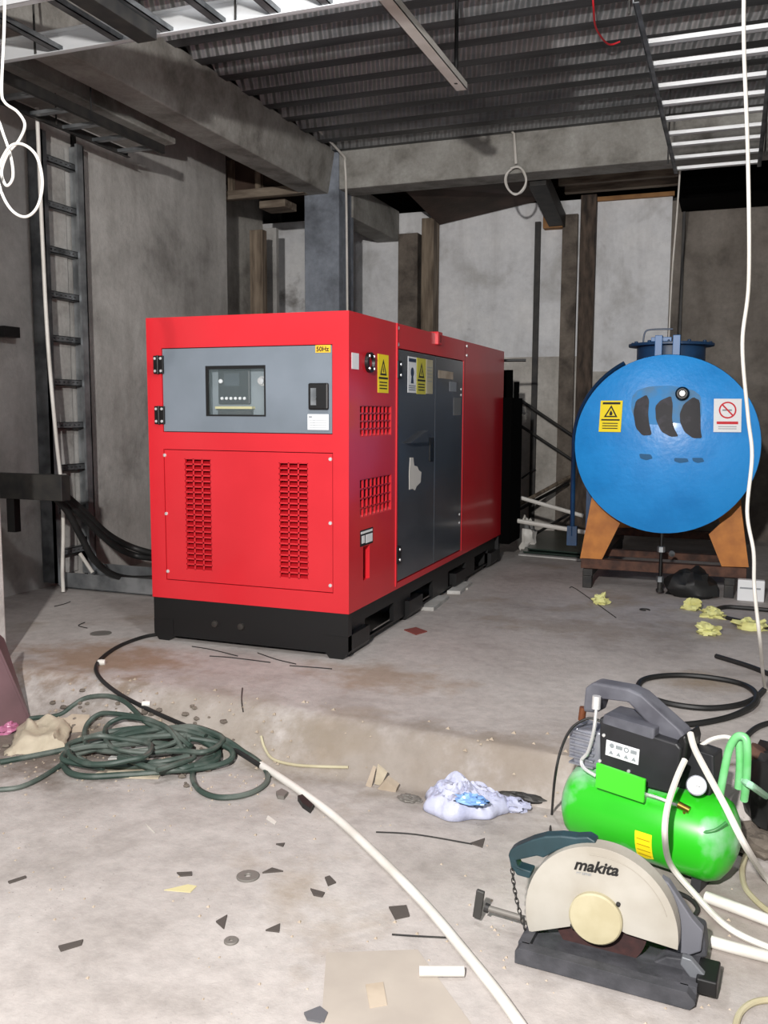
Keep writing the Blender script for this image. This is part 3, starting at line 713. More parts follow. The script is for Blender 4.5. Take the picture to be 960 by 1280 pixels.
# manhole on top
q = at(839, 430, 1, 7.0)
mh = G().lathe([(.24, 1.70), (.24, q.z-.02)], (q.x, 7.0, 0), (0, 0, 1), 40).build('manhole_neck', M_BLUED, tank, smooth=True)
G().lathe([(.30, q.z-.02), (.30, q.z)], (q.x, 7.0, 0), (0, 0, 1), 40).build('manhole_cover', M_BLUED, mh, bevel=.003)
g = G()
for dx in (-.09, .03): g.box((q.x+dx, 6.68, q.z-.12), (q.x+dx+.05, 6.76, q.z+.04))
g.box((q.x-.12, 6.72, q.z), (q.x+.02, 6.78, q.z+.03)); g.build('cover_latch', mat('mid_blue_paint', '1d5f99', .4), mh, bevel=.003)
G().tube([(q.x-.18, 6.8, q.z), (q.x-.17, 6.8, q.z+.07), (q.x-.13, 6.8, q.z+.09), (q.x+.02, 6.8, q.z+.09)], .006, n=6, sub=4).build('cover_handle', M_BLUED, mh, smooth=True)
studs('bolt', [(q.x+.27*math.cos(2*PI*k/12), 7+.27*math.sin(2*PI*k/12), q.z) for k in range(12)], (0, 0, 1), .014, M_BLUED, mh, .016)
# side bar bent round the left of the tank
arc = []
for k in range(16):
    t = math.radians(lerp(118, 184, k/15)); arc.append((TX+(TR+.028)*math.cos(t), 6.60, TZ+(TR+.028)*math.sin(t)))
arc += [(-1.055, 6.60, 1.0), (-1.05, 6.60, .55)]
G().tube(arc, .028, n=8, flat=.6).build('side_rail', M_BLUED, tank, smooth=True)
G().beam((-1.05, 6.60, .62), (-1.05, 6.60, .48), .07, .05).box((-1.0, 6.9, .35), (-.96, 6.96, 1.1)).build('rail_foot', M_BLUED, tank)
# saddles and base
def sad(px, yy): return [(at(x, y_, 1, yy).x, yy, at(x, y_, 1, yy).z) for x, y_ in px]
LQ = [(741, 615), (750, 626), (757, 638), (775, 654), (751, 702), (725, 698)]; RQ = [(886, 668), (900, 655), (914, 645), (926, 632), (936, 709), (902, 708)]
for q_ in (LQ, RQ):
    P = sad(q_, 6.60)
    G().prism(P, (0, .04, 0)).build('saddle', M_ORANGE, tank); G().prism([(p[0], 8.5, p[2]) for p in P], (0, .04, 0)).build('saddle', M_ORANGE, tank)
zb = sad([(760, 703)], 6.6)[0][2]
for lo_, hi_ in (((-.98, 6.58, zb-.05), (.14, 6.66, zb+.02)), ((-.9, 6.9, zb), (.08, 6.96, zb+.05)), ((-.98, 8.48, zb-.05), (.14, 8.56, zb+.02))):
    G().box(lo_, hi_).build('base_beam', M_RUST, tank, bevel=.004)
for x in (-.93, .03):
    G().box((x-.03, 6.55, zb-.10), (x+.04, 8.6, zb-.05)).build('base_rail', M_STEELD, tank, bevel=.004)
    for yy in (6.55, 8.5): G().box((x-.03, yy, S), (x+.035, yy+.07, zb-.1)).build('leg', M_STEELD, tank, bevel=.004)
# drain pipe
q = at(827, 655, 1, 6.44)
dp = G().tube([(q.x, 6.50, q.z+.0), (q.x, 6.50, .26)], .012, n=10).build('drain_pipe', M_BLACK, tank, smooth=True)
for z in (q.z-.01, .50, .29): G().lathe([(.02, -.022), (.026, -.018), (.026, .018), (.02, .022)], (q.x, 6.50, z), (0, 0, 1), 6).build('pipe_fitting', M_GALV, dp)
G().lathe([(.018, 0), (.018, -.05), (.026, -.05), (.026, -.07)], (q.x, 6.50, .27), (0, 0, 1), 10).build('drain_cock', M_STEELD, dp)
G().lathe([(.018, 0), (.022, .02), (0, .04)], (q.x+.07, 6.54, .47), (0, -1, 0), 10).build('pipe_plug', M_GALV, dp)

# ================================================================== AIR COMPRESSOR
cr = math.radians(-19)
C0 = Vector((-.195, 2.90, 0))
comp = empty('air_compressor', C0, 'portable bright green air compressor with black motor shroud and carry handle', 'air compressor', rz=cr)
RC = Matrix.Rotation(-cr, 3, 'Z')
def cl(px, py, yl, base=C0, R=RC):
    o = R@(EYE-base); d = R@ray(px, py); t = (yl-o.y)/d.y; return o+d*t
def pr(poly, yl, th, name, m, parent, base=C0, R=RC, **k):
    return G().prism([cl(x, y_, yl, base, R) for x, y_ in poly], (0, th, 0)).build(name, m, parent, local=True, **k)
RT_ = .132; TL = .228; TZc = .155
pf = [(0, -TL-.055), (.05, -TL-.05), (.09, -TL-.035), (.118, -TL-.015), (RT_, -TL+.015), (RT_, TL-.015), (.118, TL+.015), (.09, TL+.035), (.05, TL+.05), (0, TL+.055)]
G().lathe(pf, (0, 0, TZc), (1, 0, 0), 48).build('air_tank', M_GREEN, comp, smooth=True, local=True)
for x in (-.17, .17):
    G().prism([(x, -.07, 0), (x, .1, 0), (x, .08, .09), (x, -.05, .07)], (.03, 0, 0)).build('foot', M_DPLAS, comp, local=True)
# motor shroud
sh = [(749, 897), (775, 903), (815, 920), (846, 930), (851, 936), (846, 975), (836, 992), (806, 984), (750, 962)]
shr = pr(sh, -.075, .16, 'motor_shroud', M_DPLAS, comp, bevel=.012)
ha = [(728, 890), (731, 860), (741, 853), (785, 861), (800, 868), (852, 915), (858, 924), (855, 940), (846, 938), (822, 918), (784, 878), (752, 874), (746, 892)]
pr(ha, -.04, .07, 'carry_handle', M_GPLAS, comp, bevel=.010)
pr([(754, 893), (818, 911), (817, 925), (752, 904)], -.078, .12, 'shroud_lit_top', M_GPLAS, shr, bevel=.006)  # lit top of the black shroud, its brightness painted grey
pr([(846, 925), (856, 918), (859, 930), (856, 950), (848, 962), (842, 955)], -.06, .12, 'fan_cover', M_BLACK, shr, bevel=.008)
def clpl(px, py, yl, ang=0):
    o = cl(px, py, yl); return Pl(o, (math.cos(ang), 0, math.sin(ang)), (-math.sin(ang), 0, math.cos(ang)))
a = cl(757, 943, -.078); b = cl(798, 956, -.078); ang = math.atan2(b.z-a.z, b.x-a.x); w_ = (b-a).length
pl = Pl(a, (math.cos(ang), 0, math.sin(ang)), (-math.sin(ang), 0, math.cos(ang)))
sl = pl.rect(G(), 0, 0, w_, .05, 0, .002).build('safety_label', M_WHITE, shr, local=True)
g = pl.ring(G(), w_*.18, .036, 0, .008, .0022, n=12); pl.ring(g, w_*.62, .036, .005, .009, .0022, n=12)
for k in range(4): pl.poly(g, [(w_*(.1+.23*k), .008), (w_*(.24+.23*k), .008), (w_*(.17+.23*k), .021)], .0022)
pl.rect(g, w_*.3, .03, w_*.5, .042, .0022); pl.rect(g, w_*.75, .03, w_*.93, .042, .0022)
g.build('label_print', M_GREYPR, sl, local=True)
studs('screw', [cl(px, py, -.077) for (px, py) in ((755, 919), (750, 951), (786, 964))], (0, -1, 0), .006, M_CHROME, shr, .005, True)
pr([(745, 954), (806, 975), (804, 1004), (744, 984)], -.132, .012, 'mounting_plate', M_GREENP, comp, bevel=.002)
# cylinder head
hd = pr([(718, 912), (750, 916), (750, 962), (716, 955)], -.05, .11, 'cylinder_head', M_ALU, comp, bevel=.006)
g = G(); a = cl(717, 914, -.055); b = cl(716, 953, -.055)
for k in range(6):
    z = lerp(a.z, b.z, k/5); g.box((a.x-.012, -.06, z-.003), (a.x+.075, .07, z+.003))
g.build('cooling_fins', M_ALU, hd, local=True)
pr([(712, 908), (722, 910), (720, 948), (711, 944)], -.045, .09, 'head_cover', M_ALU, hd, bevel=.005)
G().tube([cl(746, 871, -.07), cl(745, 890, -.075), cl(742, 915, -.08), cl(735, 940, -.08), cl(727, 950, -.08), cl(730, 960, -.09), cl(745, 970, -.09)], .006, n=8, sub=5).build('delivery_pipe', M_CHROME, comp, smooth=True, local=True)
G().tube([cl(746, 870, -.07), cl(745, 886, -.072)], .014, n=12).build('intake_fitting', M_CHROME, comp, smooth=True, local=True)
G().tube([cl(729, 884, -.03), cl(727, 900, -.03)], .012, n=10).build('copper_fitting', mat('copper_brown', '7c4a30', .5, .5), comp, smooth=True, local=True)
G().tube([cl(805, 992, -.10), cl(825, 998, -.10), cl(842, 1005, -.09), cl(853, 1009, -.08)], .005, n=8, sub=4).build('outlet_pipe', M_CHROME, comp, smooth=True, local=True)
q = cl(856, 1010, -.09)
G().tube([q+Vector((-.02, 0, .005)), q+Vector((.015, 0, -.003))], .011, n=10).tube([q, q+Vector((0, 0, -.02))], .006).build('drain_valve', M_BRASS, comp, smooth=True, local=True)
ps = pr([(846, 948), (862, 935), (892, 945), (893, 975), (885, 1003), (845, 990)], -.01, .08, 'pressure_switch', M_DPLAS, comp, bevel=.006)
q = cl(871, 982, -.06)
gd = (RC@(EYE-(C0+RC.transposed()@q))).normalized(); gd = Vector((.15, -.9, .4)).normalized()
ga = G().lathe([(.012, -.03), (.028, -.012), (.03, 0), (.03, .006), (.026, .008)], q, gd, 28).build('pressure_gauge', M_ALU, comp, smooth=True, local=True)
G().lathe([(.026, .0075), (.026, .009), (0, .009)], q, gd, 24).build('gauge_face', M_WHITE, ga, local=True)
G().beam(q+gd*.0095+Vector((-.016, 0, 0)), q+gd*.0095+Vector((.014, 0, -.002)), .002, .001).build('gauge_needle', M_BLKPR, ga, local=True)
G().tube([cl(896, 1035, .0), cl(899, 1000, .0), cl(906, 960, .0), cl(912, 935, 0), cl(921, 921, 0), cl(931, 922, 0), cl(934, 935, .0), cl(933, 975, .02), cl(930, 1000, .04)], .012, n=12, sub=6).build('push_handle', M_GREENH, comp, smooth=True, local=True)
G().tube([cl(924, 925, .02), cl(925, 955, .02), cl(923, 985, .03)], .012, n=12, sub=4).build('handle_brace', M_GREENH, comp, smooth=True, local=True)
G().tube([cl(857, 1034, -.1), cl(875, 1040, -.11), cl(893, 1038, -.10), cl(908, 1028, -.07)], .005, n=8, sub=4).build('weld_bracket', mat('dark_green_paint', '2f7a38', .5), comp, smooth=True, local=True)
# yellow shield label on the tank front, wrapped on the cylinder
g = G(); a = cl(794, 1043, -.13).x; b = cl(815, 1051, -.13).x; vs = []; fs = []
a0, a1 = math.radians(187), math.radians(214)
for i in range(7):
    t = lerp(a0-math.radians(12), a1, i/6)
    for x in (a, (a+b)/2, b):
        tt = t+(0 if x != (a+b)/2 or i < 6 else math.radians(5)); vs.append((x, (RT_+.0015)*math.cos(tt), TZc+(RT_+.0015)*math.sin(tt)))
for i in range(6):
    for j in range(2): q_ = i*3+j; fs.append((q_, q_+1, q_+4, q_+3))
g._add(vs, fs); ys_ = g.build('yellow_label', M_YELLOW, comp, local=True)
g = G()
for i in range(4):
    t = lerp(a0-math.radians(3), a1-math.radians(5), i/3); r = RT_+.003
    g._add([(a+.006, r*math.cos(t), TZc+r*math.sin(t)), (b-.006, r*math.cos(t), TZc+r*math.sin(t)), (b-.006, r*math.cos(t+.02), TZc+r*math.sin(t+.02)), (a+.006, r*math.cos(t+.02), TZc+r*math.sin(t+.02))], [(0, 1, 2, 3)])
g.build('label_print', mat('ochre_print', 'a8880c', .5), ys_, local=True)
# thin black lead from compressor head drooping to the floor
RW = RC.transposed()
def cw(px, py, yl): return C0+RW@cl(px, py, yl)
cable('power_lead', [cw(750, 901, -.05), cw(735, 898, -.06), cw(715, 910, -.08), cw(702, 935, -.1), cw(694, 970, -.12), gp(690, 1015, .01), gp(689, 1043, .008), gp(705, 1048, .008)], .0045, M_RUBBER, 'thin dark lead drooping from the compressor head to the floor')

# hoses at the compressor
cable('white_hose', [cw(856, 950, -.10), cw(845, 975, -.16), cw(834, 1010, -.22), cw(831, 1045, -.26), gp(838, 1080, .09), gp(866, 1115, .03), gp(908, 1158, .012), gp(960, 1184, .012), gp(1010, 1200, .012)], .0095, M_WPLAS, 'white hose looping from the compressor shroud down in front of its green tank', 'hose')
cable('white_hose', [cw(863, 917, -.06), cw(868, 935, -.10), cw(879, 957, -.15), cw(905, 1005, -.2), cw(932, 1058, -.22), gp(960, 1100, .03), gp(990, 1130, .012)], .010, M_WPLAS, 'white hose crossing the green handle beside the pressure gauge', 'hose')
cable('white_hose', [cw(876, 932, .05), cw(890, 924, .07), cw(905, 921, .08), cw(915, 923, .08)], .007, M_WPLAS, 'short white hose arching behind the compressor gauge', 'hose')
cable('green_hose', [cw(930, 976, .02), cw(942, 984, .02), gp(965, 1000, .12), gp(1000, 1020, .012)], .011, mat('pale_green_plastic', '9fd0b0', .45), 'pale green hose leaving the compressor towards the right', 'hose')
def ground_tube(name, pts, r, m, label, cat='cable', sub=8, n=8, group=None):
    P = [gp(q[0], q[1], (q[2] if len(q) > 2 else 0)+r) for q in pts]
    return cable(name, P, r, m, label, cat, sub, n, group)
ground_tube('plastic_pipe', [(882, 1121), (920, 1135), (985, 1160)], .017, M_WPLAS, 'white plastic pipe on the floor nearest the compressor', 'pipe', sub=3, n=14)
ground_tube('plastic_pipe', [(889, 1177), (925, 1187), (985, 1202)], .016, M_WPLAS, 'white plastic pipe on the floor beside the saw base', 'pipe', sub=3, n=14)
ground_tube('beige_hose', [(936, 1060), (928, 1085), (931, 1108), (945, 1126), (965, 1142), (990, 1155)], .009, M_CREAM, 'beige hose curling on the floor right of the compressor', 'hose')
ground_tube('beige_hose', [(918, 1300), (920, 1280), (926, 1265), (940, 1254), (960, 1250), (985, 1252)], .008, M_CREAM, 'beige hose loop in the bottom right corner', 'hose')
# dark clutter right of the compressor
tag(G().blob(gp(955, 1020, 0)+Vector((.02, 0, .09)), (.09, .12, .16), .35, 2.5, 3, flat=.09).build('rubbish_bag', M_RUBBER, smooth=True), 'black bag slumped at the right edge behind the compressor', 'bag')
tag(G().blob(gp(948, 1062, 0)+Vector((.0, 0, .03)), (.10, .09, .05), .4, 3.5, 8, flat=.03).build('rubble_lump', M_BROWNC), 'brown rubble lump on the floor behind the compressor handle', 'rubble')
tag(G().tube([gp(938, 955, .12), gp(950, 935, .18)], .03, n=12).build('brown_pipe_stub', M_RUST, smooth=True), 'short rusty pipe stub leaning behind the green handle', 'pipe')

# black hose ring on the slab
ground_tube('black_hose', [(955, 862), (942, 874), (918, 882), (880, 885), (835, 879), (806, 868), (798, 856), (812, 847), (850, 844), (895, 848), (930, 856), (945, 868, .012), (940, 882, .012), (915, 895), (880, 903), (843, 907)], .013, M_RUBBER, 'black hose lying in one large ring on the slab', 'hose')
ground_tube('black_hose', [(895, 820), (915, 826), (940, 834), (975, 848)], .013, M_RUBBER, 'straight black hose end on the slab above the ring', 'hose')
ground_tube('black_cable', [(885, 765), (905, 759), (930, 760), (975, 764)], .014, M_RUBBER, 'black cable crossing the slab under the right tank leg')
ground_tube('black_cable', [(908, 772), (930, 777), (960, 783), (985, 790)], .012, M_RUBBER, 'short black cable between the yellow foam scraps')
ground_tube('black_cable', [(928, 925), (945, 910), (965, 903), (990, 902)], .011, M_RUBBER, 'black cable arching out behind the green handle')

# ================================================================== CUT-OFF SAW
sr = math.radians(-4.3)
S0 = Vector((-.25, 2.30, 0))
saw = empty('cut_off_saw', S0, 'cut-off saw with big beige blade guard on a dusty black base', 'saw', rz=sr)
RS = Matrix.Rotation(-sr, 3, 'Z')
def sl_(px, py, yl): return cl(px, py, yl, S0, RS)
def ps_(poly, yl, th, name, m, parent, **k): return pr(poly, yl, th, name, m, parent, S0, RS, **k)
BF = -.10
a = sl_(643, 1211, BF); b = sl_(868, 1272, BF)
zt = .047
g = G(); L_, R_ = a.x, b.x
# base: shallow tray casting with raised rim
g.prism([(L_, BF, .004), (R_-.012, BF, .004), (R_, BF, .02), (R_, BF, zt-.02), (R_-.02, BF, zt), (L_+.01, BF, zt), (L_, BF, zt-.01)], (0, .035, 0))
g.prism([(L_, .15, .004), (R_, .15, .004), (R_, .15, zt), (L_, .15, zt)], (0, .03, 0))
g.box((L_, BF+.03, .004), (L_+.03, .16, zt)); g.box((R_-.04, BF+.03, .004), (R_, .16, zt)); g.box((L_+.02, BF+.03, .03), (R_-.02, .16, zt-.018))
g.build('base', M_CASTBL, saw, bevel=.006, local=True)
for x in (L_+.03, R_-.05):
    for y_ in (BF+.005, .14): G().box((x, y_, 0), (x+.03, y_+.03, .008)).build('foot', M_BLACK, saw, local=True)
# guard
GY = -.01
gc = sl_(749, 1155, GY); gR = (sl_(845, 1155, GY).x-sl_(653, 1155, GY).x)/2; gZ = sl_(749, 1060, GY).z-gc.z
arc = []
e0 = sl_(656, 1166, GY)-gc; e1 = sl_(845, 1187, GY)-gc
t0_ = math.atan2(e0.z/gZ, e0.x/gR) % (2*PI); t1_ = math.atan2(e1.z/gZ, e1.x/gR)
angs = [lerp(t0_, t1_, k/44) for k in range(45)]
for t in angs: arc.append((gc.x+gR*math.cos(t), GY, gc.z+gZ*math.sin(t)))
low = [sl_(782, 1167, GY), sl_(770, 1160, GY), sl_(757, 1130, GY), sl_(727, 1130, GY), sl_(714, 1158, GY)]
out = arc+[tuple(p) for p in low]
grd = G().prism(out, (0, .05, 0)).build('blade_guard', M_BEIGE, saw, bevel=.006, local=True, smooth=False)
# inner rim line
g = G().tube([(gc.x+gR*.90*math.cos(math.radians(lerp(100, 20, k/16))), GY-.001, gc.z+gZ*.90*math.sin(math.radians(lerp(100, 20, k/16)))) for k in range(17)], .0012, n=6)
g.build('guard_seam', mat('seam_grey', '9c968b', .6), grd, local=True)
hc = sl_(744, 1149, GY-.012); hr = (sl_(777, 1149, GY-.012)-hc).length
hub = G().lathe([(hr, -.02), (hr, .0), (hr-.004, .004), (0, .004)], hc, (0, -1, 0), 40).build('hub_cover', M_CREAM, saw, local=True, smooth=True)
hub['label'] = 'cream round hub cover'
for (px, py, r) in ((734, 1119, .0055), (773, 1130, .006), (773, 1145, .009), (716, 1157, .007)):
    studs('screw', [sl_(px, py, GY-.001)], (0, -1, 0), r, M_STEELD, grd, .007, True)
dc = sl_(750, 1151, GY+.03); dr = dc.z-sl_(750, 1206, GY+.03).z
dsk = G().lathe([(dr, -.002), (dr, .002), (.03, .002), (0, .002)], dc, (0, -1, 0), 64).build('cutting_disc', M_DISC, saw, local=True)
G().lathe([(.032, .002), (.032, .008), (.016, .010), (0, .010)], dc, (0, -1, 0), 24).build('disc_flange', M_STEELD, dsk, local=True)
# logo
u = Vector((1, 0, -.0)); a = sl_(717, 1086, GY-.0015); b = sl_(766, 1094, GY-.0015); u = (b-a).normalized(); v = Vector((-u.z, 0, u.x)) if u.x > 0 else Vector((0, 0, 1))
tx = text_part('guard_lettering', 'makita', .043, M_BLKPR, grd, a, u, v, .0005, shear=.35, bold=.0012)
a2 = sl_(720, 1092, GY-.0015); text_part('guard_small_lettering', 'MT SERIES', .009, M_GREYPR, grd, a2, u, v, .0004, shear=.2)
# handle (closed D grip)
def c4(pts): return [(600+x/5.333, 1030+y_/5.333) for x, y_ in pts]
hp = c4([(187, 210), (200, 175), (240, 150), (340, 108), (430, 84), (540, 80), (640, 92), (720, 88), (770, 118), (770, 150), (640, 160), (520, 175), (420, 228), (380, 214), (238, 246), (252, 290), (345, 318), (330, 366), (244, 342), (205, 285)])
ps_(hp, .015, .04, 'grip_handle', M_TEAL, saw, bevel=.010)
# motor behind guard and arm
G().lathe([(.0, .06), (.05, .065), (.06, .08), (.06, .20), (.05, .225), (0, .23)], (gc.x+.01, 0, gc.z+.02), (0, 1, 0), 28).build('motor_housing', M_TEAL, saw, smooth=True, local=True)
ar = sl_(855, 1150, .06)
G().prism([(gc.x+.02, .07, gc.z+.07), (gc.x+.07, .07, gc.z+.05), (R_-.0, .07, zt+.07), (R_+.01, .07, zt+.0), (R_-.07, .07, zt-.01), (gc.x+.03, .07, gc.z-.02)], (0, .06, 0)).build('swing_arm', M_CASTBL, saw, bevel=.006, local=True)
ps_([(826, 1098), (836, 1104), (866, 1150), (879, 1165), (876, 1190), (858, 1196), (846, 1192), (848, 1150)], .05, .03, 'rear_cover', mat('lit_cast_grey', '6a6b72', .6, .2), saw, bevel=.004)
ps_([(852, 1196), (864, 1200), (888, 1228), (884, 1240), (870, 1232), (850, 1206)], -.03, .02, 'fence_plate', mat('fence_grey', '6d7075', .5, .3), saw, bevel=.003)
ps_([(795, 1213), (832, 1196), (858, 1200), (870, 1230), (840, 1228), (800, 1222)], .02, .05, 'vise_jaw', M_CASTBL, saw, bevel=.004)
q = sl_(880, 1243, -.04); G().box((q.x-.02, -.05, .02), (q.x+.03, .05, .06)).build('rear_bracket', M_BLACK, saw, bevel=.004, local=True)
# vise screw and T handle
a = sl_(606, 1134, .04); b = sl_(660, 1149, .04)
vs_ = G().tube([a, b+Vector((.05, 0, -.004))], .0085, n=12).build('vise_screw', M_GREYSCRAP, saw, smooth=True, local=True)
a = sl_(601, 1113, .04); b = sl_(596, 1147, .04)
G().beam(a, b, .024, .012, up=(0, 1, 0)).build('crank_handle', mat('crank_steel', '4b4a48', .5, .5), vs_, bevel=.003, local=True)
q = sl_(606, 1134, .04); G().tube([q, q+Vector((.0, .0, 0.0))+Vector((.012, 0, -.002))], .013, n=12).build('crank_boss', M_STEELD, vs_, local=True)
# chain
g = G(); A_, B_ = sl_(640, 1084, .02), sl_(655, 1158, -.02); nL = 13
for k in range(nL):
    t = k/(nL-1); c = A_.lerp(B_, t)+Vector((-.006*math.sin(PI*t), 0, 0)); dd = (B_-A_).normalized(); sd = Vector((1, 0, 0)) if k % 2 else Vector((0, 1, 0)); rr = []
    for j in range(10):
        ph = 2*PI*j/10; rr.append(c+dd*(.0095*math.cos(ph))+sd*(.0048*math.sin(ph)))
    g.tube(rr, .0016, n=5, closed=True)
g.build('lock_chain', M_STEELD, saw, smooth=True, local=True)
ground_tube('black_cable', [(812, 1108), (835, 1112), (860, 1122), (872, 1135), (868, 1145)], .007, M_RUBBER, 'short dark power cord curling behind the beige blade guard')

# ================================================================== HOSES ON THE LEFT
C = 960/440.0
def c44(p): return [(x/C, 800+y_/C, *q) for x, y_, *q in p]
ground_tube('black_cable', [(205, 792), (180, 796), (150, 807), (128, 822), (120, 835), (127, 850), (150, 868), (180, 884), (215, 900), (250, 915), (290, 935, .015), (325, 957, .01)], .010, M_RUBBER,
            'black cable curving from under the generator skid down to the coil')
for k, (px, py) in enumerate(((127, 828), (183, 880))):
    q = gp(px, py, .012); tag(G().lathe([(.014, -.018), (.016, 0), (.014, .018)], q, (1, .4, 0), 12).build('cable_tie', M_WPLAS, smooth=True), ('upper' if k == 0 else 'lower')+' white tape wrap on the black cable', 'tape')
ground_tube('green_hose', c44([(170, 335, .0), (190, 362, .0), (240, 372, 0), (330, 368), (420, 362), (500, 350, .02), (560, 330, .02), (590, 310, .02), (570, 285, .04), (510, 262, .05), (440, 262, .06), (370, 268, .05), (310, 280, .03), (235, 300, .01), (180, 325, .01)]), .013, M_HOSE,
            'thick green black hose wound as the widest loop of the floor coil', 'hose', group='loops of the floor hose coil')
ground_tube('green_hose', c44([(560, 262, .06), (500, 245, .07), (440, 240, .06), (400, 225, .06), (370, 195, .05), (335, 165, .03), (290, 152, .02), (235, 158, .0), (200, 178, .0), (160, 205, .0), (80, 215, .0), (40, 235, 0)]), .011, M_HOSE,
            'dark hose arching highest at the back of the floor coil', 'hose', group='loops of the floor hose coil')
ground_tube('green_hose', c44([(0, 333), (80, 318), (160, 302), (240, 285, .01), (330, 262, .03), (420, 245, .05), (500, 238, .05), (560, 250, .03), (620, 275, .02), (670, 310, .01), (712, 340, .0)]), .012, M_HOSE,
            'dark hose crossing the coil from the left edge to the white pipe', 'hose', group='loops of the floor hose coil')
ground_tube('green_hose', c44([(0, 408), (50, 402), (100, 382), (150, 352), (180, 330, .01), (215, 310, .02), (300, 290, .03)]), .010, M_HOSE,
            'dark hose tail sweeping to the left edge below the paper sack', 'hose', group='loops of the floor hose coil')
ground_tube('green_hose', c44([(520, 262, .04), (560, 270, .03), (630, 290, .02), (690, 320), (725, 355), (728, 385), (700, 410), (650, 426), (590, 428), (545, 410), (526, 380), (530, 350), (555, 325, .02), (585, 312, .03)]), .011, M_HOSE,
            'single dark green loop at the right end of the coil', 'hose', group='loops of the floor hose coil')
ground_tube('green_hose', c44([(520, 290, .05), (470, 250, .07), (400, 215, .07), (305, 200, .04), (265, 205, .03), (235, 235, .02), (232, 275, .02), (260, 298, .02), (320, 305, .03), (400, 300, .04), (460, 285, .05), (500, 265, .06), (520, 250, .05)]), .011, M_HOSE,
            'small dark loop at the left of the coil', 'hose', group='loops of the floor hose coil')
ground_tube('green_hose', c44([(500, 300, .04), (450, 235, .08), (360, 212, .06), (315, 218, .05), (288, 240, .05), (290, 275, .05), (320, 298, .05), (400, 308, .04), (490, 295, .04), (520, 270, .06)]), .010, M_HOSE,
            'small inner dark loop in the middle of the coil', 'hose', group='loops of the floor hose coil')
ground_tube('green_hose', c44([(325, 320, .02), (370, 335, .03), (420, 350, .02), (470, 355, .02), (530, 352, .01), (590, 342, .01), (630, 325, .02), (630, 300, .03), (590, 280, .04), (520, 268, .07)]), .012, M_HOSE,
            'greenish hose end crossing the front of the coil', 'hose', group='loops of the floor hose coil')
ground_tube('plastic_pipe', [(326, 956), (370, 985), (420, 1022), (480, 1078), (535, 1135), (585, 1195), (625, 1245), (660, 1295)], .0145, M_WPLAS, 'long white plastic pipe running from the coil to the bottom edge', 'pipe', n=14)
ground_tube('cream_cable', c44([(712, 262, .02), (722, 295, .0), (745, 325), (800, 340), (870, 345), (950, 347)]), .006, M_CREAM, 'thin cream cable lying below the slab edge right of the coil')

for k, (ox, oy, sx, sy, l) in enumerate(((392, 300, 205, 52, 'flat wide loop buried low in the hose coil'), (440, 285, 140, 44, 'middle sized loop lying across the coil centre'),
                                          (350, 318, 165, 38, 'flattened loop at the front left of the coil'), (505, 275, 100, 34, 'small loop near the right side of the coil'), (300, 300, 120, 36, 'narrow loop at the left of the coil, under the arch'))):
    P = [(ox+sx*math.cos(a_)*(1+.10*math.sin(2*a_+k)), oy+sy*math.sin(a_)*(1+.18*math.sin(3*a_+k*2)), .012+.012*k+.01*math.sin(2*a_)) for a_ in [2*PI*j/13+k for j in range(12)]]
    ground_tube('green_hose', c44(P), .0115, M_HOSE, l, 'hose', group='loops of the floor hose coil')
# sheets under the coil
def sheet(name, px, m, label, cat, th=.006, lift=0.0):
    P = [gp(x, y_, lift) for x, y_ in px]; z = max(p.z for p in P)
    P = [(p.x, p.y, p.z) for p in P]
    return tag(G().prism(P, (0, 0, th)).build(name, m), label, cat)
sheet('board_offcut', [(112, 972), (198, 974), (208, 958), (150, 952)], M_PAPER, 'pale thin board offcut under the front of the coil', 'board')
sheet('board_offcut', [(135, 950), (215, 944), (228, 928), (150, 935)], M_PLASTER, 'grey board offcut under the middle of the coil', 'board', lift=.004)
sheet('board_offcut', [(64, 918), (112, 914), (112, 895), (72, 893)], M_CARD, 'brown cardboard scrap behind the paper sack', 'cardboard')
sheet('cardboard_sheet', [(408, 1192), (522, 1188), (600, 1296), (400, 1300)], mat('thin_grey_card', 'aba298', .9, col2='9f968d', nscale=5), 'flat dusty cardboard sheet at the bottom centre', 'cardboard', .003)
sheet('tile_scrap', [(457, 1233), (479, 1230), (484, 1258), (462, 1262)], M_CARD, 'small brown square on the cardboard sheet', 'scrap', .006)
sheet('tile_scrap', [(380, 1268), (400, 1260), (410, 1268), (405, 1280), (384, 1276)], mat('slate_scrap', '5b5c60', .5), 'dark grey scrap at the bottom edge', 'scrap', .006)
# sack
c = gp(50, 945, 0); c = Vector((c.x+.01, c.y+.05, c.z))
sk = G(); nx, ny = 26, 18; vs = []; fs = []
pc = [gp(5, 945), gp(82, 940), gp(90, 905), gp(28, 900)]
for j in range(ny+1):
    for i in range(nx+1):
        u, v = i/nx, j/ny
        p = pc[0].lerp(pc[1], u).lerp(pc[3].lerp(pc[2], u), v)
        e = min(1, 5*min(u, 1-u, v, 1-v)); q = noise.noise(Vector((u*4, v*4, 2)))
        z = e*(.035+.032*abs(noise.noise(Vector((u*3.3+v*2, v*2.2, 7))))*2+.02*q)*(.6+.6*u)
        p = Vector((p.x+.02*noise.noise(Vector((u*6, v*6, 0))), p.y+.02*q, p.z+z+.003)); vs.append(p)
for j in range(ny):
    for i in range(nx): a = j*(nx+1)+i; fs.append((a, a+1, a+nx+2, a+nx+1))
sk._add(vs, fs); o = sk.build('paper_sack', M_PAPER, smooth=True, fix=False); tag(o, 'crumpled beige paper sack on the floor left of the hose coil', 'sack')
o.modifiers.new('s', 'SOLIDIFY').thickness = .004

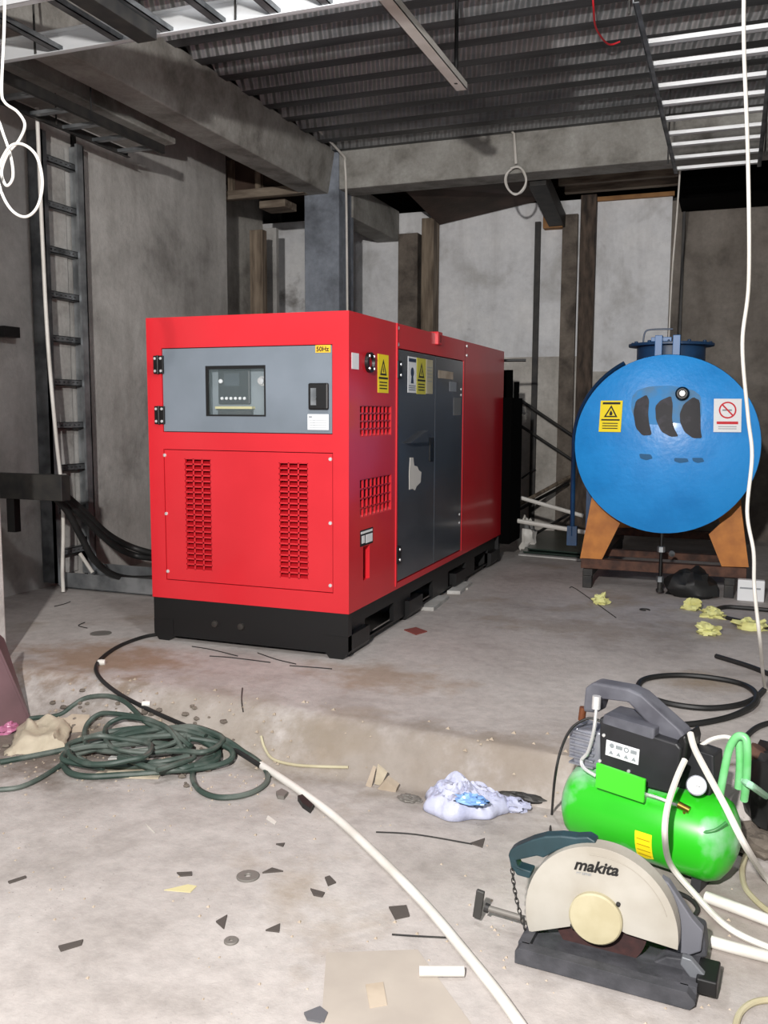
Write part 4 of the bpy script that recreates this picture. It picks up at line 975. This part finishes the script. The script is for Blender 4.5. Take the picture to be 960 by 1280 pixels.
# board leaning on the pillar
a = at(36, 902, 1, 3.12); zf_ = fz(a.x, a.y); p = at(-2, 790, 1, 3.16)
b0 = gp(37, 903, .0); b1 = gp(-20, 925, .0); t0 = at(3, 800, 1, b0.y+.04)
pts = [b0, b1, Vector((b1.x, b1.y+.05, t0.z+.12)), t0]
tag(G().prism([tuple(q) for q in pts], (.0, .012, .004)).build('metal_sheet', M_MAROON), 'reddish grey metal sheet leaning at the foot of the pale pillar', 'sheet')
cable('white_rod', [gp(18, 906, .01), at(8, 880, 1, b0.y-.02), at(-6, 845, 1, b0.y)], .006, M_WPLAS, 'thin white rod leaning on the reddish sheet', 'rod', sub=2)
tag(G().blob(gp(8, 915, 0)+Vector((0, 0, .02)), (.05, .05, .03), .4, 4, 5, flat=.02).build('plastic_wrap', M_PINK), 'crumpled pink plastic at the foot of the reddish sheet', 'plastic')
tag(G().blob(gp(4, 900, 0)+Vector((0, .02, .04)), (.05, .04, .045), .3, 4, 6, flat=.03).build('plastic_wrap', M_WPLAS), 'crumpled white plastic at the left edge by the pillar', 'plastic')

# ================================================================== PLASTIC BAG & DEBRIS
bc = gp(583, 1012, 0); bc = Vector((bc.x-.02, bc.y+.02, 0))
bg = G(); nx, ny = 56, 40; vs = []; fs = []
for j in range(ny+1):
    for i in range(nx+1):
        u = i/nx*2-1; v = j/ny*2-1
        # disc mapping
        x = u*math.sqrt(1-v*v/2); y_ = v*math.sqrt(1-u*u/2); r = math.hypot(x, y_); an = math.atan2(y_, x)
        er = 1+.10*math.sin(3*an+1)+.06*math.sin(7*an)
        h = (max(0, 1-r**2.6))**.5
        f1 = noise.noise(Vector((x*2.2, y_*2.2, 3))); f2 = 1-2*abs(noise.noise(Vector((x*4.5+f1, y_*4.5, 9)))); f3 = noise.noise(Vector((x*11, y_*11, 1)))
        z = .003+h*(.060+.03*f1+.018*f2+.006*f3)
        X = bc.x+x*.155*er; Yy = bc.y+y_*.125*er
        vs.append((X, Yy, max(z, .002)+fl(X, Yy)))
for j in range(ny):
    for i in range(nx): a = j*(nx+1)+i; fs.append((a, a+1, a+nx+2, a+nx+1))
bg._add(vs, fs); bag = bg.build('plastic_bag', M_BAG, smooth=True, fix=False); tag(bag, 'crumpled white plastic bag lying open at the foot of the slab edge', 'plastic bag')
bag.modifiers.new('s', 'SOLIDIFY').thickness = .0015
cb = gp(590, 1000, .07)
gg = G().blob(cb+Vector((0, -.01, .0)), (.055, .035, .022), .5, 4.5, 2, nu=26, nv=16); gg.build('bag_lining', M_BAGB, bag, smooth=True)
ct = gp(636, 1010, .0)
gg = G().blob(ct+Vector((0, .0, .012)), (.07, .04, .028), .55, 3.6, 12, nu=26, nv=14, flat=.012); gg.build('bag_handle', M_BAG, bag, smooth=True)
tag(G().blob(gp(640, 1002, 0)+Vector((.03, .02, .012)), (.10, .025, .022), .25, 4, 11, flat=.012).build('dark_offcut', M_STEELD), 'dark offcut sticking out behind the white plastic bag', 'scrap')
tag(G().blob(gp(512, 1000, 0)+Vector((0, 0, .006)), (.045, .03, .012), .35, 4, 13, flat=.005).build('stone', M_GREYSCRAP), 'flat grey stone left of the white plastic bag', 'stone')
# torn cardboard by the slab
pc_ = gp(470, 985, 0)
t = empty('torn_cardboard', pc_, 'torn beige cardboard flaps standing at the slab edge left of the bag', 'cardboard')
def flap(px, yy, th=.004): return [at(x, y_, 1, yy) for x, y_ in px]
yy = pc_.y
G().prism(flap([(457, 982), (466, 958), (470, 960), (464, 985)], yy), (.0, .006, .002)).build('flap', M_CARD, t)
G().prism(flap([(468, 980), (472, 956), (484, 966), (476, 982)], yy+.02), (.0, .006, .002)).build('flap', M_PAPER, t)
G().prism(flap([(472, 986), (482, 975), (496, 985), (494, 992), (478, 990)], yy-.01), (.0, .03, .006)).build('flap', M_CARD, t)

# plate scraps: (kind, pixel outline)
def scrap(name, px, m, label, cat='scrap', th=.005, group=None):
    P = [gp(x, y_, 0.0) for x, y_ in px]; o = G().prism([tuple(p) for p in P], (0, 0, th)).build(name, m); return tag(o, label, cat, group)
def washer(name, px, py, r, m, label, hole=.0, th=.006):
    c = gp(px, py, 0); pf = [(r, 0), (r, th*.7), (r*.92, th), (max(hole, r*.3), th), (hole, th*.6)] if hole else [(r, 0), (r, th*.7), (r*.9, th), (0, th)]
    return tag(G().lathe(pf+([(hole, 0)] if hole else []), c, (0, 0, 1), 24).build(name, m), label, 'disc')
washer('metal_disc', 310, 1096, .036, M_GREYSCRAP, 'round grey metal disc, the largest lying on the lower floor', .009)
washer('metal_disc', 289, 1177, .020, M_GREYSCRAP, 'small oval grey disc below the largest metal disc', .006)
washer('metal_disc', 126, 792, .060, M_GREYSCRAP, 'flat grey round cover on the slab left of the generator', 0, .004)
TR_ = 'triangular metal offcuts scattered on the lower floor'
tri = [([(328, 1092), (340, 1086), (354, 1090)], 'dark triangular offcut touching the large metal disc'),
       ([(406, 1098), (412, 1096), (420, 1104), (410, 1108)], 'dark triangular offcut upper right of the large disc'),
       ([(388, 1112), (406, 1117), (403, 1122), (392, 1120)], 'grey folded offcut right of the large disc'),
       ([(270, 1153), (284, 1145), (280, 1162)], 'dark triangular offcut above the small oval disc'),
       ([(332, 1164), (350, 1156), (349, 1166)], 'dark triangular offcut right of the small oval disc'),
       ([(73, 1184), (104, 1176), (102, 1182), (76, 1190)], 'dark brown wood sliver at the lower left of the floor'),
       ([(221, 1092), (240, 1091), (240, 1095), (226, 1096)], 'dark thin sliver left of the large disc'),
       ([(10, 1103), (32, 1096), (33, 1098), (12, 1105)], 'dark splinter at the left edge of the floor'),
       ([(486, 1135), (508, 1133), (512, 1146), (494, 1150)], 'dark grey plate scrap left of the vise crank'),
       ([(588, 1055), (606, 1049), (603, 1060)], 'dark triangular offcut below the white plastic bag'),
       ([(345, 1056), (356, 1055), (354, 1059)], 'tiny dark offcut above the large disc')]
for i, (p, l) in enumerate(tri): scrap('metal_offcut', p, M_DARKSCRAP, l, 'offcut', group=TR_)
scrap('paper_scrap', [(205, 1113), (235, 1106), (246, 1108), (238, 1116)], mat('yellow_paper', 'c4ba8d', .9), 'pale yellow paper scrap left of the large disc', 'paper', .002)
scrap('paper_scrap', [(182, 1030), (190, 1038), (194, 1042), (186, 1036)], M_WPLAS, 'small white paper strip on the floor below the coil', 'paper', .003)
scrap('paper_scrap', [(335, 1020), (346, 1028), (344, 1031), (333, 1024)], M_WPLAS, 'small white chip below the right coil loop', 'paper', .003)
scrap('stone', [(345, 994), (352, 990), (360, 994), (355, 1000), (347, 999)], M_GREYSCRAP, 'grey stone chip beside the right coil loop', 'stone', .015)
scrap('connector', [(372, 1001), (378, 999), (392, 1012), (388, 1017), (378, 1010)], M_RUBBER, 'dark connector scrap lying against the long white pipe', 'scrap', .02)
ground_tube('pipe_offcut', [(524, 1214), (580, 1214)], .0135, M_WPLAS, 'short white pipe offcut lying left of the saw', 'pipe', sub=0, n=16)
q = gp(750, 752, 0)
for i, (px, py, r, l) in enumerate(((750, 755, .055, 'yellow foam scrap alone in front of the tank left leg'), (865, 762, .06, 'yellow foam scrap nearest the black heap under the tank'),
                                    (891, 772, .075, 'widest yellow foam scrap on the black cable'), (885, 793, .07, 'yellow foam scrap nearest the camera'), (938, 786, .085, 'yellow foam scrap at the right edge'))):
    c = gp(px, py, 0); tag(G().blob(c+Vector((0, 0, .018)), (r*.9, r*.65, .040), .9, 1.7, 20+i, nu=20, nv=14, flat=.017).build('foam_scrap', M_YFOAM, smooth=True), l, 'foam', 'yellow foam scraps on the slab')
c = gp(862, 748, 0); tag(G().blob(c+Vector((0, .1, .06)), (.17, .14, .13), .35, 2.4, 31, flat=.06).build('black_cloth', M_RUBBER, smooth=True), 'black heap of cloth on the slab under the tank', 'cloth')
c = gp(938, 752, 0)
jb = empty('junction_box', (c.x, c.y, c.z), 'pale grey junction box on the slab under the tank right side', 'electrical box')
G().box((c.x-.085, c.y, S), (c.x+.085, c.y+.06, S+.145)).build('box_body', M_WHITE, jb, bevel=.006)
G().box((c.x-.07, c.y-.003, S+.085), (c.x+.06, c.y, S+.095)).build('box_seam', M_GREYPR, jb)
c = gp(683, 791, 0)
scrap('wire_scrap', [(505, 788), (520, 785), (534, 790), (520, 794)], mat('rust_red_stain', '7a3a34', .9), 'reddish rag scrap on the slab beside the generator', 'rag', .006)
for k, (pp, l) in enumerate((([(240, 808), (265, 812), (297, 820)], 'thin wire offcut nearest the generator left foot'), ([(262, 820), (290, 822), (338, 828)], 'longest wire offcut below the generator'),
                             ([(322, 816), (345, 824), (370, 830)], 'wire offcut in front of the generator middle'), ([(362, 832), (390, 834), (415, 836)], 'wire offcut under the generator right half'),
                             ([(303, 860), (302, 875), (304, 890)], 'short wire standing on the slab edge'), ([(68, 758), (80, 755), (88, 752)], 'thin twig on the slab near the cable tray'),
                             ([(106, 778), (98, 782), (109, 785)], 'bent wire on the slab above the round cover'), ([(770, 772), (720, 736), (712, 735)], 'fine wire on the slab left of the tank'),
                             ([(470, 1040), (520, 1043), (590, 1055)], 'long thin wire below the white plastic bag'), ([(490, 1168), (520, 1170), (560, 1172)], 'thin wire left of the saw base'))):
    ground_tube('wire_offcut', pp, .0028, M_STEELD, l, 'wire', sub=4, n=6, group='loose wires on the floor')
for (px, py, s_, l) in ((806, 762, .03, 'dark wire clip on the slab below the drain pipe'), (760, 762, .0, '')):
    if not l: continue
    c = gp(px, py, .006); tag(G().tube([c+Vector((s_*math.cos(a_), s_*math.sin(a_)*.7, 0)) for a_ in (0, 1, 2, 3, 4, 5)], .005, n=6, sub=3).build('wire_clip', M_STEELD), l, 'clip')
# fine crumbs nobody could count
g = G()
for k in range(520):
    x = random.uniform(-2.8, .6); y_ = random.uniform(1.7, 3.5)
    if random.random() < .35: x = random.uniform(-2.9, -1.6); y_ = random.uniform(2.7, 3.4)
    s_ = random.uniform(.002, .007)*(1.7 if y_ > 3 else 1); z = fl(x, y_)
    g._add([(x-s_, y_-s_*.6, z), (x+s_*.8, y_-s_, z), (x+s_*.3, y_+s_, z), (x, y_, z+s_*.8)], [(0, 1, 3), (1, 2, 3), (2, 0, 3), (0, 2, 1)])
o = g.build('rubble_crumbs', M_CARD); tag(o, 'fine crumbs of rubble scattered over the floor', 'rubble', None, 'stuff')
g = G()
for k in range(120):
    x = random.uniform(-2.9, -1.9); y_ = random.uniform(2.85, 3.35); s_ = random.uniform(.006, .02); z = fl(x, y_)
    g.blob((x, y_, z+s_*.3), (s_, s_*.8, s_*.6), .4, 4, k, nu=6, nv=4, flat=s_*.3)
o = g.build('rubble_soil', M_BROWNC); tag(o, 'loose brown rubble and soil under the hose coil', 'rubble', None, 'stuff')

# ================================================================== LEFT WALL: CABLE LADDER, CONDUIT, CABLES
lad = empty('cable_ladder', (-4.47, 5.3, S), 'galvanised cable ladder rising up the left wall to the ceiling tray', 'cable ladder')
def c_rail(g, x0, y0, y1, z0, z1, w=.03): g.box((x0, y0, z0), (x0+.10, y1, z1))
g = G().box((-4.54, 5.50, .22), (-4.42, 5.512, 3.32)); g.box((-4.44, 5.44, .22), (-4.42, 5.512, 3.32)); g.build('side_rail', M_GALV, lad)
g = G().box((-4.54, 5.08, .22), (-4.42, 5.092, 3.32)); g.box((-4.44, 5.08, .22), (-4.42, 5.13, 3.32)); g.build('side_rail', M_GALVD, lad)
z = .42
while z < 3.2:
    rg = G(); n = 8
    for u0, v0, u1, v1 in cells(5.09, 5.50, z-.022, z+.022, [(5.13+k*.047, z-.004, 5.155+k*.047, z+.004) for k in range(7)]): rg.box((-4.475, u0, v0), (-4.465, u1, v1))
    rg.box((-4.52, 5.09, z+.018), (-4.465, 5.50, z+.022)); rg.box((-4.52, 5.09, z-.022), (-4.465, 5.50, z-.018))
    rg.build('rung', M_GALVD, lad); z += .305
tag(G().box((-4.545, 5.16, .25), (-4.535, 5.44, 3.3)).build('backing_strip', M_PLASTER), 'pale strip on the wall behind the cable ladder', 'strip')
tag(G().box((-4.548, 5.53, .185), (-4.53, 5.57, 3.45)).build('black_strip', M_BLACK), 'long black strip down the wall beside the cable ladder', 'strip')
cable('conduit', [at(46, 135, 0, -4.28), at(48, 180, 0, -4.28), at(53, 300, 0, -4.28), at(60, 430, 0, -4.28), at(70, 545, 0, -4.28), at(77, 610, 0, -4.28), at(79, 660, 0, -4.28), at(78, 712, 0, -4.28), at(78, 712, 0, -4.28)+Vector((0, 0, -.10)), at(78, 712, 0, -4.28)+Vector((0, 0, -.155))], .013, M_WPLAS,
      'white conduit running down in front of the cable ladder', 'conduit', n=12)
tr = empty('floor_cable_tray', (-3.7, 5.3, S), 'galvanised cable tray on the slab from ladder foot to generator', 'cable tray')
G().box((-4.40, 5.10, S+.01), (-3.0, 5.112, S+.12)).build('front_flange', M_GALV, tr)
G().box((-4.40, 5.50, S+.01), (-3.0, 5.512, S+.12)).build('rear_flange', M_GALV, tr)
for k in range(5): G().box((-4.3+k*.28, 5.11, S+.015), (-4.25+k*.28, 5.50, S+.035)).build('rung', M_GALVD, tr)
G().prism([(-4.40, 5.10, S+.01), (-4.54, 5.10, S+.12), (-4.54, 5.10, S+.32), (-4.44, 5.10, S+.32), (-4.40, 5.10, S+.12)], (0, .012, 0)).build('corner_bend', M_GALV, tr)
G().prism([(-4.40, 5.50, S+.01), (-4.54, 5.50, S+.12), (-4.54, 5.50, S+.32), (-4.44, 5.50, S+.32), (-4.40, 5.50, S+.12)], (0, .012, 0)).build('corner_bend', M_GALV, tr)
G().box((-4.42, 5.1, S+.012), (-3.0, 5.5, S+.016)).build('tray_floor', M_GALV, tr)
a = at(100, 692, 1, 5.2); b = at(116, 716, 1, 5.2); cable('white_rod', [a, b], .014, M_WPLAS, 'short white rod at the foot of the cable ladder', 'rod', sub=0)
arm = empty('cable_duct', (-4.15, 4.4, .95), 'dark steel cable duct reaching from the left wall in front of the ladder', 'cable duct')
a = at(82, 594, 1, 4.4); b = at(82, 626, 1, 4.4)
G().box((-4.56, 4.36, b.z), (a.x, 4.44, a.z)).build('duct_body', M_STEELD, arm, bevel=.004)
a2 = at(11, 628, 1, 4.4); b2 = at(22, 665, 1, 4.4)
G().box((a2.x, 4.38, b2.z), (b2.x, 4.43, b.z+.002)).build('drop_bracket', M_BLACK, arm)
for k, (pts, l) in enumerate((
    ([(60, 607), (80, 618), (105, 640), (135, 668), (165, 684), (196, 693)], 'uppermost thick black power cable sagging from duct to generator'),
    ([(60, 613), (82, 626), (108, 650), (140, 680), (168, 694), (196, 698)], 'second thick black power cable just under the uppermost'),
    ([(62, 616), (82, 636), (100, 668), (115, 696), (135, 715), (160, 723), (196, 723)], 'thick black power cable sagging lowest onto the floor tray'))):
    P = [at(x, y_, 1, lerp(4.45, 5.25, clamp((x-60)/110))) for x, y_ in pts]
    cable('power_cable', P, .023, M_RUBBER, l, n=12, group='thick power cables to the generator')
tag(G().box((-4.54, 4.72, 1.92), (-4.46, 4.86, 1.99)).build('wall_bracket', M_BLACK), 'small black bracket on the shaded wall left of the ladder', 'bracket')

# ================================================================== CEILING SERVICES
def tray_y(name, x0, x1, y0, y1, z, rungs, label, m=M_GALV, mr=M_GALVD):
    t = empty(name, ((x0+x1)/2, (y0+y1)/2, z), label, 'cable tray')
    for x, s in ((x0, 1), (x1, -1)):
        g = G().box((x-.003, y0, z-.01), (x+.003, y1, z+.05)); g.box((min(x, x+s*.025), y0, z-.01), (max(x, x+s*.025), y1, z-.006)); g.build('side_rail', mr, t)
    for y in rungs:
        g = G().box((x0, y-.022, z), (x1, y+.022, z+.004)); g.box((x0, y-.024, z), (x1, y-.018, z+.022)); g.box((x0, y+.018, z), (x1, y+.024, z+.022)); g.build('rung', m, t)
    return t
t = tray_y('cable_tray', -.50, .12, 4.45, 7.62, 3.3, [at(x, y_, 2, 3.3).y for x, y_ in ((800, 58), (808, 85), (815, 112), (822, 133), (827, 152), (832, 170), (836, 184), (840, 200), (844, 213))],
           'galvanised ladder tray hung under the deck at the upper right', mat('bright_zinc', 'dfe1e3', .35, .35))
G().box((-.55, 4.5, 3.39), (.16, 4.62, 3.43)).build('hanger_bar', M_STEELD, t)
for (x, y_) in ((-.53, 4.56), (.14, 4.56), (-.53, 7.3), (.14, 7.3)): G().tube([(x, y_, 3.29), (x, y_, DZ+.03)], .006, n=6).build('hanger_rod', M_STEELD, t)
zl = 3.3
t = tray_y('cable_tray', -4.24, -3.92, 4.0, 5.78, zl, [4.5, 4.8, 5.1, 5.4, 5.68], 'short dark ladder tray under the left beam above the wall ladder', M_GALV, M_STEELD)
for (x, y_) in ((-4.22, 5.0), (-3.94, 5.0)): G().tube([(x, y_, zl), (x, y_, DZ)], .006, n=6).build('hanger_rod', M_STEELD, t)
# cross tray
t = empty('cable_tray', (-2.5, 3.7, 3.3), 'galvanised ladder tray crossing the upper left corner of the ceiling', 'cable tray')
ya = at(235, 38, 2, 3.3).y
for yy, s in ((ya, -1), (ya-.55, 1)):
    g = G().box((-4.5, yy-.003, 3.29), (-.9, yy+.003, 3.40)); g.box((-4.5, min(yy, yy+s*.035), 3.29), (-.9, max(yy, yy+s*.035), 3.294)); g.box((-4.5, min(yy, yy+s*.035), 3.396), (-.9, max(yy, yy+s*.035), 3.40)); g.build('side_rail', MATS['bright_zinc'], t)
for px, py in ((75, 65), (150, 52), (213, 42), (277, 30), (345, 18), (410, 7)):
    q = at(px, py, 2, 3.3); g = G().box((q.x-.022, ya-.55, 3.295), (q.x+.022, ya, 3.30)); g.box((q.x-.022, ya-.55, 3.295), (q.x-.018, ya, 3.325)); g.box((q.x+.018, ya-.55, 3.295), (q.x+.022, ya, 3.325)); g.build('rung', M_GALVD, t)
for x in (-3.5, -2.3, -1.2): G().tube([(x, ya-.02, 3.3), (x, ya-.02, DZ+.02)], .006, n=6).build('hanger_rod', M_STEELD, t)
a = at(95, -5, 2, 3.24); b = at(168, 50, 2, 3.24)
t = empty('steel_channel', (a.x, a.y, 3.22), 'dark steel channel crossing under the upper left tray', 'channel')
G().box((a.x-.03, a.y-.5, 3.22), (a.x+.08, b.y, 3.285)).build('channel_body', M_STEELD, t, bevel=.003)
for yy in (a.y-.4, b.y-.06): G().tube([(a.x+.025, yy, 3.28), (a.x+.025, yy, DZ+.03)], .006, n=6).build('hanger_rod', M_STEELD, t)
# hanging channel with rod
a = at(487, -5, 2, 3.35); b = at(577, 113, 2, 3.35)
ch = empty('lamp_channel', (b.x, b.y, 3.35), 'pale galvanised channel pointing away below the ceiling deck', 'channel')
g = G().box((b.x-.035, a.y-.3, 3.35), (b.x+.035, b.y, 3.354)); g.box((b.x-.035, a.y-.3, 3.35), (b.x-.031, b.y, 3.39)); g.box((b.x+.031, a.y-.3, 3.35), (b.x+.035, b.y, 3.39)); g.build('channel_body', M_WPLAS, ch)
G().tube([(b.x-.0, b.y-.12, 3.35), (b.x, b.y-.12, DZ+.03)], .012, n=8).build('hanger_rod', M_BLACK, ch)
G().tube([(b.x-.0, b.y-1.6, 3.35), (b.x, b.y-1.6, DZ+.03)], .012, n=8).build('hanger_rod', M_BLACK, ch)
# conduits
cable('conduit', [at(240, 45, 0, -3.51), at(300, 88, 0, -3.51), at(370, 137, 0, -3.51), (-3.46, 7.90, 3.80), (-3.44, 7.96, 3.70), (-3.43, 7.97, 3.3), (-3.42, 7.97, 2.2)], .011, M_WPLAS,
      'pale conduit along the long beam and down the right side of the grey column', 'conduit', sub=5)
a = at(643, 160, 1, 7.97); b = at(818, 133, 1, 7.97)
cable('conduit', [b, a.lerp(b, .5), a, a+Vector((0, 0, -.05)), at(645, 205, 1, 7.97)], .012, M_WPLAS, 'white conduit along the rear beam ending in a short drop', 'conduit', sub=2)
c = at(645, 226, 1, 7.96); ring = []
for k in range(26):
    t_ = 2*PI*k/12; ring.append(c+Vector((.085*math.cos(t_+PI/2)*(1+.12*math.sin(k)), -.005*k/5, .115*math.sin(t_+PI/2)*(1+.05*math.cos(k*1.7)))))
cable('cable_coil', ring, .009, M_WPLAS, 'small white cable coil hanging from the rear beam', sub=4)
# long hanging cables
cable('hanging_cable', [at(930, -20, 1, 3.9), at(930, 60, 1, 3.9), at(935, 200, 1, 3.9), at(936, 350, 1, 3.9), at(928, 430, 1, 3.9), at(935, 520, 1, 3.9), at(940, 570, 1, 3.9), at(934, 640, 1, 3.9), at(942, 690, 1, 3.9), at(943, 735, 1, 3.9), at(950, 800, 1, 3.85), gp(957, 862, .01), gp(975, 880, .01)], .0075, M_WPLAS,
      'long white cable hanging from ceiling to slab in front of the tank', n=10)
Y = 2.2
pts = [(6, -20), (5, 40), (2, 110), (6, 128), (22, 140), (31, 156), (24, 175), (10, 192), (2, 215), (8, 232), (16, 222), (14, 198), (5, 170), (-4, 150), (-8, 190), (0, 235), (14, 262), (32, 271), (47, 258), (53, 228), (46, 196), (30, 181), (14, 182), (2, 200), (-6, 225)]
cable('hanging_cable', [at(x, y_, 1, Y-.003*i) for i, (x, y_) in enumerate(pts)], .0042, M_WPLAS, 'white cable with tangled loops hanging at the upper left', n=10)
# red wire on deck
cable('red_wire', [at(741, -4, 2, 3.845), at(742, 10, 2, 3.80), at(745, 35, 2, 3.78), at(760, 55, 2, 3.80), at(775, 52, 2, 3.82)], .006, M_REDPR, 'thin red wire dangling from the deck ceiling', 'wire', sub=6)

# ================================================================== RODS AND SHEETS BETWEEN GENERATOR AND TANK
def rod(p0, p1, y0, y1, r, m, name, label, cat='rod'):
    return cable(name, [at(p0[0], p0[1], 1, y0), at(p1[0], p1[1], 1, y1)], r, m, label, cat, sub=0)
rod((650, 500), (722, 549), 9.5, 9.5, .018, M_STEELD, 'dark_rod', 'upper dark rod slanting on the back wall left of the tank')  # dark diagonals on the wall, built as solid rods
rod((652, 533), (718, 577), 9.5, 9.5, .016, M_STEELD, 'dark_rod', 'lower dark rod slanting on the back wall left of the tank')
rod((631, 495), (656, 517), 8.0, 8.6, .012, M_WPLAS, 'plastic_rod', 'short pale rod sticking out behind the generator rear')
rod((630, 641), (712, 596), 8.3, 9.3, .020, M_TIMBER, 'timber_batten', 'brown batten rising from the generator rear towards the tank', 'timber')
rod((650, 636), (710, 604), 8.9, 9.45, .018, M_STEELD, 'dark_rod', 'dark rod just below the rising brown batten')
rod((652, 598), (669, 586), 9.4, 9.5, .010, M_STEELD, 'dark_rod', 'shortest dark rod high behind the generator rear')
rod((633, 617), (729, 645), 7.9, 8.0, .018, M_WPLAS, 'plastic_pipe', 'upper of two white pipes between generator and tank', 'pipe')
rod((641, 650), (735, 666), 7.7, 7.8, .020, M_WPLAS, 'plastic_pipe', 'lower of two white pipes between generator and tank', 'pipe')
rod((668, 668), (716, 640), 8.6, 9.3, .014, M_STEELD, 'dark_rod', 'dark rod crossing behind the lower white pipe')
a = gp(648, 695); b = gp(727, 702); c = gp(733, 672); d_ = gp(660, 672)
for k in range(3):
    o = G().prism([(p.x+.03*k, p.y+.05*k, S+.004+.022*k) for p in (a, b, c, d_)], (0, 0, .012)).build('plastic_sheet', M_DGREEN if k else M_PLASTER)
    tag(o, ('lowest pale sheet of the pile left of the tank', 'middle dark green sheet of the pile left of the tank', 'topmost dark green sheet of the pile left of the tank')[k], 'sheet', 'pile of sheets left of the tank')
c = gp(648, 690); tag(G().blob(c+Vector((.03, .15, .12)), (.09, .08, .17), .45, 2.6, 41, flat=.12).build('white_cloth', M_WPLAS, smooth=True), 'pale crumpled cloth beside the generator rear foot', 'cloth')
scrap('paper_scrap', [(568, 731), (580, 729), (585, 737), (570, 740)], M_WPLAS, 'small white scrap beside the generator skid', 'paper', .012)

# ================================================================== LIGHT, WORLD, CAMERA
def light(name, kind, loc, energy, col=(1, 1, 1), size=.1, rot=None):
    l = bpy.data.lights.new(name, kind); l.energy = energy; l.color = col
    if kind == 'AREA': l.size = size
    else: l.shadow_soft_size = size
    o = bpy.data.objects.new(name, l); COL.objects.link(o); o.location = loc
    if rot: o.rotation_euler = rot
    return o
light('work_lamp', 'POINT', (-.40, -1.0, 2.55), 1370, (1.0, .965, .93), .06)
light('ceiling_lamp', 'POINT', (-1.40, 2.95, 3.12), 90, (.97, .98, 1.0), .10)
w = bpy.data.worlds.new('world'); SC.world = w; w.use_nodes = True
w.node_tree.nodes['Background'].inputs[0].default_value = (.80, .88, 1.0, 1); w.node_tree.nodes['Background'].inputs[1].default_value = .33

cam = bpy.data.cameras.new('camera'); co = bpy.data.objects.new('camera', cam); COL.objects.link(co)
cam.sensor_fit = 'VERTICAL'; cam.sensor_height = 24; cam.lens = 24*FP/1280
Mx = Matrix(((RT.x, UP.x, -FW.x, EYE.x), (RT.y, UP.y, -FW.y, EYE.y), (RT.z, UP.z, -FW.z, EYE.z), (0, 0, 0, 1)))
co.matrix_world = Mx; cam.clip_start = .05
SC.camera = co
SC.view_settings.view_transform = 'Standard'; SC.view_settings.look = 'None'
SC.view_settings.gamma = 1; SC.view_settings.use_curve_mapping = False
SC.view_settings.exposure = 0.0
